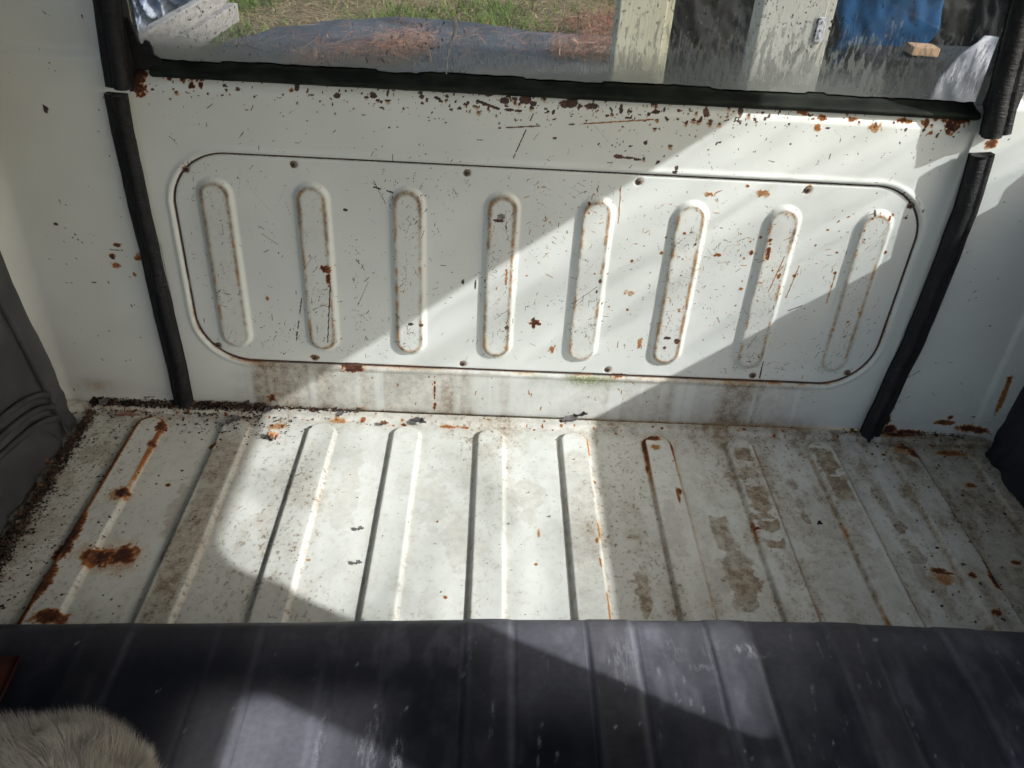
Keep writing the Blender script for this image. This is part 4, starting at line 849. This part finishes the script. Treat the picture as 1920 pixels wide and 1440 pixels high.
M['leaf_grey'] = simple('dry_grey_leaf', (.10, .095, .10), (.17, .16, .16), 90, .8, .4, 400, .2)
M['leaf_brown'] = simple('dry_brown_leaf', (.16, .075, .045), (.26, .13, .075), 90, .8, .4, 400, .2)
M['leaf_pink'] = simple('pink_brown_bark_flake', (.24, .13, .10), (.33, .20, .15), 90, .85, .4, 400, .15)
M['husk'] = simple('orange_brown_seed_husk', (.40, .19, .09), (.52, .29, .16), 120, .75, .5, 500, .2)
def leaf(name, a, b, L, Wd, ang, mat, label, curl=.35, z=.003, tipup=.0, cat='leaf', jag=.0):
    """a curled scrap with thickness, lying on the floor"""
    x, y = on_floor(a, b); nu, nvv = 9, 5; top = []; bot = []
    for i in range(nu):
        t = i / (nu - 1); w = Wd * (math.sin(math.pi * min(max(t, .04), .97)) ** .75) * (1 + jag * math.sin(i * 2.7))
        for j in range(nvv):
            q = j / (nvv - 1) * 2 - 1; px = (t - .5) * L; py = q * w / 2 + .12 * Wd * math.sin(t * 5); pz = curl * Wd * (q * q) * (.6 + .4 * math.sin(t * 4)) + tipup * t * t * L + .0012 * math.sin(i * 1.9 + j)
            c, s_ = math.cos(ang), math.sin(ang); top.append((px * c - py * s_, px * s_ + py * c, pz + .0007)); bot.append((px * c - py * s_, px * s_ + py * c, pz))
    V = top + bot; n = nu * nvv; F = []
    for i in range(nu - 1):
        for j in range(nvv - 1):
            p = i * nvv + j; F.append((p, p + nvv, p + nvv + 1, p + 1)); F.append((n + p, n + p + 1, n + p + nvv + 1, n + p + nvv))
    for i in range(nu - 1):
        for j in (0, nvv - 1): p = i * nvv + j; F.append((p, n + p, n + p + nvv, p + nvv))
    zb = min(v[2] for v in V); o = link(name, mesh_mixed(name, [(v[0], v[1], v[2] - zb) for v in V], F), mat); o.location = (x, y, z)
    props(o, label, cat); return o
leaf('dry_leaf', 1068, 795, .026, .012, .3, M['leaf_grey'], 'curled grey dry leaf on the sill edge right of centre', .5, .004, .1)
leaf('dry_leaf', 1086, 789, .024, .010, -.4, M['leaf_grey'], 'second grey leaf scrap overlapping the curled one at the sill', .6, .005, .5)
leaf('bark_flake', 240, 786, .038, .010, .05, M['leaf_pink'], 'long pinkish brown bark flake lying at the tip of the leftmost rib', .2, .006, .05, 'bark flake')
leaf('bark_flake', 285, 758, .018, .012, .5, M['leaf_brown'], 'brown flake on top of the dark grit under the left panel edge', .2, .013, .1, 'bark flake')
leaf('bark_flake', 55, 905, .022, .012, .9, M['leaf_brown'], 'reddish flake in the grit beside the grey trim panel', .25, .010, .1, 'bark flake')
leaf('seed_husk', 512, 823, .012, .010, 1.2, M['husk'], 'orange brown ridged seed husk beside the second rib from left', .7, .0035, .2, 'seed husk', .25)
leaf('seed_husk', 519, 826, .011, .007, 1.6, M['husk'], 'small orange splinter leaning against the ridged seed husk', .8, .0035, .3, 'seed husk', .25)
leaf('dry_leaf', 785, 798, .026, .010, -.35, M['leaf_grey'], 'crumpled dark leaf at the tip of the fourth rib from left', .5, .004, .2, jag=.3)
leaf('dry_leaf', 720, 800, .014, .007, .2, M['leaf_brown'], 'small brown leaf crumb left of the fourth floor rib', .5, .003, .2, jag=.3)
leaf('bark_flake', 676, 771, .016, .007, -.2, M['husk'], 'orange bark flake stuck in the joint under the panel', .3, .005, .1, 'bark flake')
leaf('dry_leaf', 440, 800, .022, .014, .7, M['leaf_grey'], 'dusty grey leaf lying on the tip of the second rib', .3, .009, .1, jag=.2)
leaf('seed', 1535, 987, .008, .005, .3, M['trim_dark'], 'black seed on the floor right of the seventh rib', .8, .003, .0, 'seed')
leaf('seed', 677, 997, .008, .004, .6, M['leaf_grey'], 'upper of two tiny curled seeds left of the fourth rib', 1.0, .003, .0, 'seed')
leaf('seed', 673, 1061, .008, .004, .5, M['leaf_grey'], 'lower of two tiny curled seeds left of the fourth rib', 1.0, .003, .0, 'seed')
for i_, (a_, b_, L_, w_, an_, mt_, zz, lb_) in enumerate((
        (505, 778, .016, .008, .4, 'leaf_grey', .006, 'grey leaf scrap at the end of the dark grit under the panel'),
        (590, 776, .013, .007, -.6, 'leaf_brown', .004, 'brown leaf scrap in the seam above the third floor rib'),
        (640, 783, .012, .006, 1.0, 'leaf_grey', .004, 'grey leaf scrap in the seam right of the third floor rib'),
        (200, 770, .016, .011, .9, 'leaf_grey', .012, 'dark grey flake on the grit beside the grey trim panel'),
        (330, 752, .014, .009, -.3, 'leaf_grey', .013, 'dark grey flake on the grit at the foot of the left seal'),
        (95, 880, .014, .009, .2, 'leaf_pink', .009, 'small pinkish flake in the grit along the grey trim panel'),
        (1425, 785, .012, .006, .1, 'leaf_brown', .004, 'small brown leaf scrap in the shaded seam above the eighth rib'))):
    leaf('leaf_scrap', a_, b_, L_, w_, an_, M[mt_], lb_, .5, zz, .25, 'leaf', .25)
# dark red cloth scrap at the left end of the mat
M['red'] = simple('dark_red_cloth', (.028, .008, .005), (.045, .012, .008), 40, .85, .4, 500, .15)
def build_red():
    xs = np.linspace(-.10, .045, 30); ys = np.linspace(-.03, .03, 14); X, Y = np.meshgrid(xs, ys); Z = .014 * np.exp(-(Y / .022) ** 4) * np.exp(-(np.maximum(X, 0) / .042) ** 6) + .003 * (fbm(X * 50, Y * 50, 3) - .5) + .001
    V = np.stack([X, Y, np.maximum(Z, .0)], -1).reshape(-1, 3); Vb = V.copy(); Vb[:, 2] = -.002; Fq = grid_faces(30, 14).reshape(-1, 4); nb = len(V); i = np.arange(nb).reshape(14, 30); F = [Fq, Fq[:, ::-1] + nb]
    for ring in (i[:, -1], i[0, :], i[-1, :], i[:, 0]): F.append(np.stack([ring[:-1], ring[1:], ring[1:] + nb, ring[:-1] + nb], -1))
    o = link('cloth_scrap', mesh_np('cloth_scrap', np.concatenate([V, Vb]), np.concatenate(F)), M['red']); x, y = on_floor(0, 1275, .095); o.location = (x - .039, y - .004, .090); o.rotation_euler = (0, 0, .1); props(o, 'dark red cloth scrap at the left end of the black mat', 'cloth')
build_red()

# ================================================================== OUTSIDE, BEHIND THE REAR WINDOW
GZ = -.80
def ground_mat():
    t = NT('straw_littered_ground'); n = t.noise(3, 6); n2 = t.noise(40, 5); n3 = t.noise(160, 3)
    c = t.mix(t.ss(n2, .38, .62), (.06, .048, .032), (.25, .20, .13)); c = t.mix(t.math('MULTIPLY', t.ss(n, .5, .62), t.ss(n3, .45, .6)), c, (.07, .095, .03)); t.base(c); t.rough(.95); t.spec(.1); t.bump(n3, .8, .02); return t.m
xs = np.concatenate([np.linspace(-200, -8, 12), np.linspace(-7.5, 7.5, 90), np.linspace(8, 200, 12)]); ys = np.concatenate([np.linspace(-200, -6, 10), np.linspace(-5, 14, 100), np.linspace(15, 250, 12)])
X, Y = np.meshgrid(xs, ys); Z = GZ + .05 * (fbm(X * 1.1, Y * 1.1, 6) - .5) * (np.abs(X) < 8) 
props(link('ground', mesh_np('ground', np.stack([X, Y, Z], -1).reshape(-1, 3), grid_faces(len(xs), len(ys)).reshape(-1, 4)), ground_mat()), kind='structure')
# grass and dry straw
def build_grass():
    n = 30000; x = rng.uniform(-4.2, 2.2, n); y = rng.uniform(4.6, 9.5, n); patch = fbm(x * 1.3, y * 1.3, 41); green = sm(.50, .64, patch + rng.normal(0, .06, n)) * (rng.random(n) < .8)
    B = np.stack([x, y, np.full(n, GZ - .01)], 1); up = np.where(green > .5, .9, .25); az = rng.uniform(0, 6.28, n); D = np.stack([np.cos(az) * (1 - up * .6), np.sin(az) * (1 - up * .6), up + .12], 1); D /= np.linalg.norm(D, axis=1)[:, None]
    S = np.stack([-np.sin(az), np.cos(az), 0 * az], 1); L = np.where(green > .5, rng.uniform(.06, .24, n), rng.uniform(.08, .30, n)); Wd = np.where(green > .5, rng.uniform(.006, .018, n), rng.uniform(.005, .013, n))
    g = np.array([.115, .175, .04]); s_ = np.array([.50, .41, .25]); br = np.array([.22, .15, .085]); cc = np.where((green > .5)[:, None], g * rng.uniform(.6, 1.5, (n, 1)), np.where((rng.random(n) < .6)[:, None], s_, br) * rng.uniform(.6, 1.2, (n, 1)))
    bend = np.stack([np.cos(az) * .5, np.sin(az) * .5, -.35 + 0 * az], 1)
    o = link('grass', strips('grass', B, D, S, L, Wd, bend, 3, .9, np.concatenate([cc, np.ones((n, 1))], 1)), M['blade']); props(o, 'sunlit green grass and dry straw beyond the plastic sheet', 'grass', kind='stuff')
build_grass()
# black plastic ground sheet
def sheet_mat(name, ca, cb, rough, scale=4):
    t = NT(name); n = t.noise(scale, 5); n2 = t.noise(scale * 25, 4); c = t.mix(t.ss(n, .35, .65), ca, cb); c = t.mix(t.ss(n2, .70, .76), c, tuple(min(.4, x * 2 + .04) for x in cb)); t.base(c); t.rough(rough); t.spec(.18); t.bump(t.noise(scale * 3, 3), .35, .015); return t.m
M['sheet'] = sheet_mat('black_plastic_sheet', (.030, .031, .038), (.055, .057, .068), .55)
SHEET_Z = GZ + .13
far = [(380, 100), (420, 84), (520, 48), (640, 36), (760, 29), (850, 33), (930, 46), (1010, 56), (1100, 60), (1160, 63)]
near = [(340, 128), (700, 128), (1160, 132)]
fx = np.array([on_floor(a, b, SHEET_Z) for a, b in far]); nx_ = np.array([on_floor(a, b, SHEET_Z) for a, b in ((-200, 140), (300, 150), (850, 130), (1150, 118), (1500, 118))])
def build_sheet():
    xs = np.linspace(-3.2, 1.6, 120); yf = np.interp(xs, fx[:, 0], fx[:, 1]); yn = np.interp(xs, nx_[:, 0], nx_[:, 1]); t = np.linspace(0, 1, 40); X = np.repeat(xs[None], 40, 0); Y = yn[None] + (yf - yn)[None] * t[:, None]
    Z = SHEET_Z + .025 * (fbm(X * 2.4, Y * 2.4, 5) - .5) * 2 + .012 * (fbm(X * 9, Y * 5, 8) - .5); drop = sm(.97, 1.0, t)[:, None]; Z = Z - .10 * drop
    V = np.stack([X, Y, Z], -1).reshape(-1, 3); lowf = np.stack([xs, yn - .02, np.full(120, GZ)], -1); V = np.concatenate([lowf, V]); o = link('plastic_sheet', mesh_np('plastic_sheet', V, grid_faces(120, 41).reshape(-1, 4)), M['sheet'])
    sol = o.modifiers.new('thickness', 'SOLIDIFY'); sol.thickness = .004; props(o, 'black plastic sheet spread over the ground behind the van', 'plastic sheet')
build_sheet()
def needles(name, polys, n, label, group):
    """heap of red-brown pine needles inside an outline on the sheet"""
    P = np.array([on_floor(a, b, SHEET_Z + .02) for a, b in polys]); lo, hi = P.min(0), P.max(0); pts = []
    def inside(q):
        c = False; j = len(P) - 1
        for i in range(len(P)):
            if (P[i, 1] > q[1]) != (P[j, 1] > q[1]) and q[0] < (P[j, 0] - P[i, 0]) * (q[1] - P[i, 1]) / (P[j, 1] - P[i, 1]) + P[i, 0]: c = not c
            j = i
        return c
    while len(pts) < n:
        q = lo + (hi - lo) * rng.random(2)
        if inside(q): pts.append(q)
    pts = np.array(pts); az = np.where(rng.random(n) < .6, rng.normal(.25, .5, n), rng.uniform(0, 6.28, n)); D = np.stack([np.cos(az), np.sin(az), rng.normal(.05, .12, n)], 1); S = np.stack([-np.sin(az), np.cos(az), 0 * az], 1); L = rng.uniform(.06, .17, n)
    B = np.stack([pts[:, 0], pts[:, 1], SHEET_Z + .015 + .09 * rng.random(n) ** 2], 1) - D * L[:, None] * .5; pal = np.array([(.34, .15, .09), (.24, .105, .065), (.46, .30, .19), (.08, .045, .03)])[rng.choice(4, n, p=[.34, .26, .15, .25])]
    o = link(name, strips(name, B, D, S, L, rng.uniform(.004, .009, n), rng.normal(0, .22, (n, 3)), 3, .5, np.concatenate([pal * rng.uniform(.7, 1.25, (n, 1)), np.ones((n, 1))], 1)), M['needle']); props(o, label, 'pine needles', group, 'stuff')
needles('pine_needle_heap', [(610, 98), (680, 92), (730, 72), (780, 64), (806, 66), (815, 84), (800, 104), (740, 118), (640, 122), (560, 124), (540, 110)], 1300, 'long wedge of red brown pine needles left on the black sheet', 'pine needle heaps on the black sheet')
needles('pine_needle_heap', [(1032, 92), (1040, 82), (1080, 78), (1110, 66), (1160, 62), (1170, 112), (1100, 114), (1040, 108)], 1300, 'pine needle heap on the black sheet beside the pale post', 'pine needle heaps on the black sheet')
needles('scattered_pine_needles', [(430, 90), (560, 52), (760, 36), (1000, 60), (1140, 66), (1140, 110), (820, 112), (430, 110)], 420, 'loose single pine needles scattered over the black sheet', 'pine needle heaps on the black sheet')
needles('dry_litter', [(1040, 40), (1180, 20), (1180, 66), (1090, 58)], 1200, 'brown needle litter behind the black sheet beside the pale post', 'pine needle heaps on the black sheet')

def wood_paint(name='cream_painted_timber', ca=(.36, .345, .26), cb=(.44, .425, .33)):
    t = NT(name); n = t.noise(5, 5); g = t.noise(30, 5, stretch=(6, 6, .4)); c = t.mix(t.ss(n, .3, .7), ca, cb); c = t.mix(t.ss(g, .62, .75), c, tuple(.65 * v for v in ca)); t.base(c); t.rough(.6); t.bump(g, .3, .004); return t.m
M['cream'] = wood_paint(); M['greywhite'] = wood_paint('grey_white_timber', (.36, .355, .32), (.44, .435, .40))
M['raw'] = simple('raw_pine_end', (.36, .23, .14), (.46, .31, .20), 30, .75, .3, 120, .2, stretch=(6, 1, 1))
M['plate'] = simple('galvanised_plate', (.42, .42, .46), (.55, .55, .58), 60, .45, .2, 200)
def post(y, pl, pr, dark, label, plate=False):
    """planed post: broad face towards the van, narrow side face turned away"""
    a = on_y(pl[0], 90, y); b = on_y(pr[0], 90, y); w = b[0] - a[0]; root = empty('timber_post', (a[0] + w / 2, y, GZ)); props(root, label, 'post', 'pale painted posts behind the van')
    bm = bmesh.new(); bm_box(bm, (-w * .08, .045, .95), (w * .84, .09, 1.9), bevel=.004); link('board', bm_mesh('board', bm), M['greywhite'] if plate else M['cream'], root)
    bm = bmesh.new(); bm_box(bm, (w * .42, .064, .95), (w * .16 - .002, .07, 1.9), bevel=.003); link('edge_board', bm_mesh('edge_board', bm), M['greywhite'] if plate else M['cream'], root)
    if plate:
        c = on_y(1538, 55, y); lx, lz = c[0] - (a[0] + w / 2), c[2] - GZ
        bm = bmesh.new(); bm_box(bm, (lx, -.004, lz), (.022, .004, .060), bevel=.0015); pl_ = link('metal_plate', bm_mesh('metal_plate', bm), M['plate'], root)
        for dz in (-.018, 0, .018):
            bm = bmesh.new(); bmesh.ops.create_cone(bm, cap_ends=True, segments=12, radius1=.004, radius2=.003, depth=.003, matrix=Matrix.Translation((lx, -.0075, lz + dz)) @ Matrix.Rotation(math.pi / 2, 4, 'X')); link('bolt', bm_mesh('bolt', bm), M['plate'], pl_)
        for (pa, pb) in ((1536, 37), (1530, 58), (1528, 66), (1560, 40), (1556, 53)):
            q = on_y(pa, pb, y); bm = bmesh.new(); bmesh.ops.create_cone(bm, cap_ends=True, segments=10, radius1=.0045, radius2=.004, depth=.004, matrix=Matrix.Translation((q[0] - (a[0] + w / 2), -.003, q[2] - GZ)) @ Matrix.Rotation(math.pi / 2, 4, 'X')); link('nail_head', bm_mesh('nail_head', bm), M['screw_recess'], root)
post(1.25, (1153, 0), (1258, 0), True, 'pale cream timber post beside the pine needles')
post(1.25, (1415, 0), (1557, 0), False, 'wider grey-white timber post with small metal plate beside the blue tarp', True)
# hanging sheets and bundles between and right of the posts
M['black_film'] = sheet_mat('crumpled_black_film', (.003, .003, .004), (.007, .007, .008), .7, 4)
M['blue'] = sheet_mat('blue_tarpaulin', (.0015, .034, .095), (.002, .046, .130), .8, 3)
M['silver'] = sheet_mat('silver_grey_film', (.26, .265, .30), (.36, .37, .41), .5, 5)
def drape(name, outline, y, depth, mat, label, cat, folds=.06, seed=0, thick=.004, lean=0.0):
    """crumpled sheet with real folds: outline on a plane y, then pushed in and out"""
    P = np.array([on_y(a, b, y)[[0, 2]] for a, b in outline]); bm = bmesh.new(); lo, hi = P.min(0), P.max(0); nx = int((hi[0] - lo[0]) / .012) + 2; nz = int((hi[1] - lo[1]) / .012) + 2
    xs = np.linspace(lo[0], hi[0], nx); zs = np.linspace(lo[1], hi[1], nz)
    def ins(x, z):
        c = False; j = len(P) - 1
        for i in range(len(P)):
            if (P[i, 1] > z) != (P[j, 1] > z) and x < (P[j, 0] - P[i, 0]) * (z - P[i, 1]) / (P[j, 1] - P[i, 1]) + P[i, 0]: c = not c
            j = i
        return c
    # one row of x-limits per z (outline is taken as x-monotone per row)
    rows = []
    for z in zs:
        c = []
        for i in range(len(P)):
            p, q = P[i], P[(i + 1) % len(P)]
            if (p[1] > z) != (q[1] > z): c.append(p[0] + (z - p[1]) / (q[1] - p[1]) * (q[0] - p[0]))
        rows.append((min(c), max(c)) if len(c) >= 2 else None)
    good = [i for i, r_ in enumerate(rows) if r_]; zs = zs[good]; rows = np.array([rows[i] for i in good]); t = np.linspace(0, 1, nx); X = rows[:, :1] + (rows[:, 1:] - rows[:, :1]) * t; Z = np.repeat(zs[:, None], nx, 1)
    Yv = y + depth * (fbm(X * 5 + Z * 2, Z * 2.5, seed) - .5) * 2 + folds * (np.abs(fbm(X * 13 + Z * 5, Z * 7 - X * 3, seed + 3) - .5) * 2) + lean * (Z - zs[-1])
    V = np.stack([X, Yv, Z], -1).reshape(-1, 3); o = link(name, mesh_np(name, V, grid_faces(nx, len(zs)).reshape(-1, 4)), mat); s_ = o.modifiers.new('thickness', 'SOLIDIFY'); s_.thickness = thick; props(o, label, cat); return o
drape('black_film', [(1235, -60), (1950, -60), (1950, 420), (1235, 420)], 2.3, .10, M['black_film'], 'crumpled black plastic film hanging behind the two pale posts', 'plastic film', .05, 3)
drape('blue_tarp', [(1568, -40), (1790, -40), (1772, 20), (1762, 60), (1738, 92), (1725, 122), (1666, 124), (1648, 150), (1640, 170), (1570, 172), (1562, 128), (1557, 105), (1568, 85), (1578, 68), (1572, 40)], 1.55, .02, M['blue'], 'bright blue crumpled tarpaulin hanging right of the wide post', 'tarpaulin', .035, 9)
drape('silver_film', [(1880, 58), (1884, 75), (1850, 130), (1810, 196), (1700, 230), (1712, 190), (1750, 135), (1790, 100), (1815, 82), (1845, 66)], 1.05, .03, M['silver'], 'crumpled silver grey plastic film at the right end of the window', 'plastic film', .03, 15, .004, .35)
q = on_y(1742, 101, 1.40); bm = bmesh.new(); bm_box(bm, (0, .05, 0), (.078, .06, .024), Matrix.Rotation(.02, 3, 'Y'), .003); o = link('timber_block', bm_mesh('timber_block', bm), M['raw']); o.location = q; props(o, 'small raw pine block beside the blue tarp and silver film', 'timber block')
q2 = on_y(1742, 140, 1.45); bm = bmesh.new(); bm_box(bm, (.06, .12, (GZ + q[2] - .017) / 2 - .0), (.46, .2, (q[2] - .017) - GZ), None, .01); o = link('dark_crate', bm_mesh('dark_crate', bm), M['trim_dark']); o.location = (q[0], 1.40, 0); props(o, 'dark crate under the raw pine block', 'crate')
# bleached planks on the left, blue sheet behind them
M['bleached'] = simple('bleached_timber', (.19, .18, .175), (.28, .265, .26), 14, .8, .4, 60, .2, stretch=(1, 1, 4))
def plank(p0, p1, y0, y1, h, label, th=.04):
    A = np.array(p0); B = np.array(p1); d = B - A; L = np.linalg.norm(d); ang = math.atan2(d[1], d[0]); bm = bmesh.new(); bm_box(bm, (L / 2, 0, 0), (L, th, h), None, .004); o = link('plank', bm_mesh('plank', bm), M['bleached']); pit = -math.asin(d[2] / L); o.rotation_euler = (0, pit, ang); o.location = A; props(o, label, 'plank', 'bleached planks outside on the left'); return o
A0 = on_y(250, 100, 2.2); A1 = on_y(420, -5, 3.6); plank(A0, A1, 0, 0, .11, 'upper bleached plank slanting across the left window corner')
B0 = on_y(262, 136, 2.18); B1 = on_y(440, 22, 3.6); plank(B0, B1, 0, 0, .085, 'lower bleached plank slanting below the dark slot')
drape('blue_sheet', [(215, -60), (410, -60), (400, 0), (300, 60), (270, 75), (225, 110)], 4.2, .15, simple('faded_blue_film', (.16, .20, .30), (.42, .46, .55), 6, .5, .4, 30), 'faded blue plastic sheet behind the bleached planks', 'plastic sheet', .25, 21)
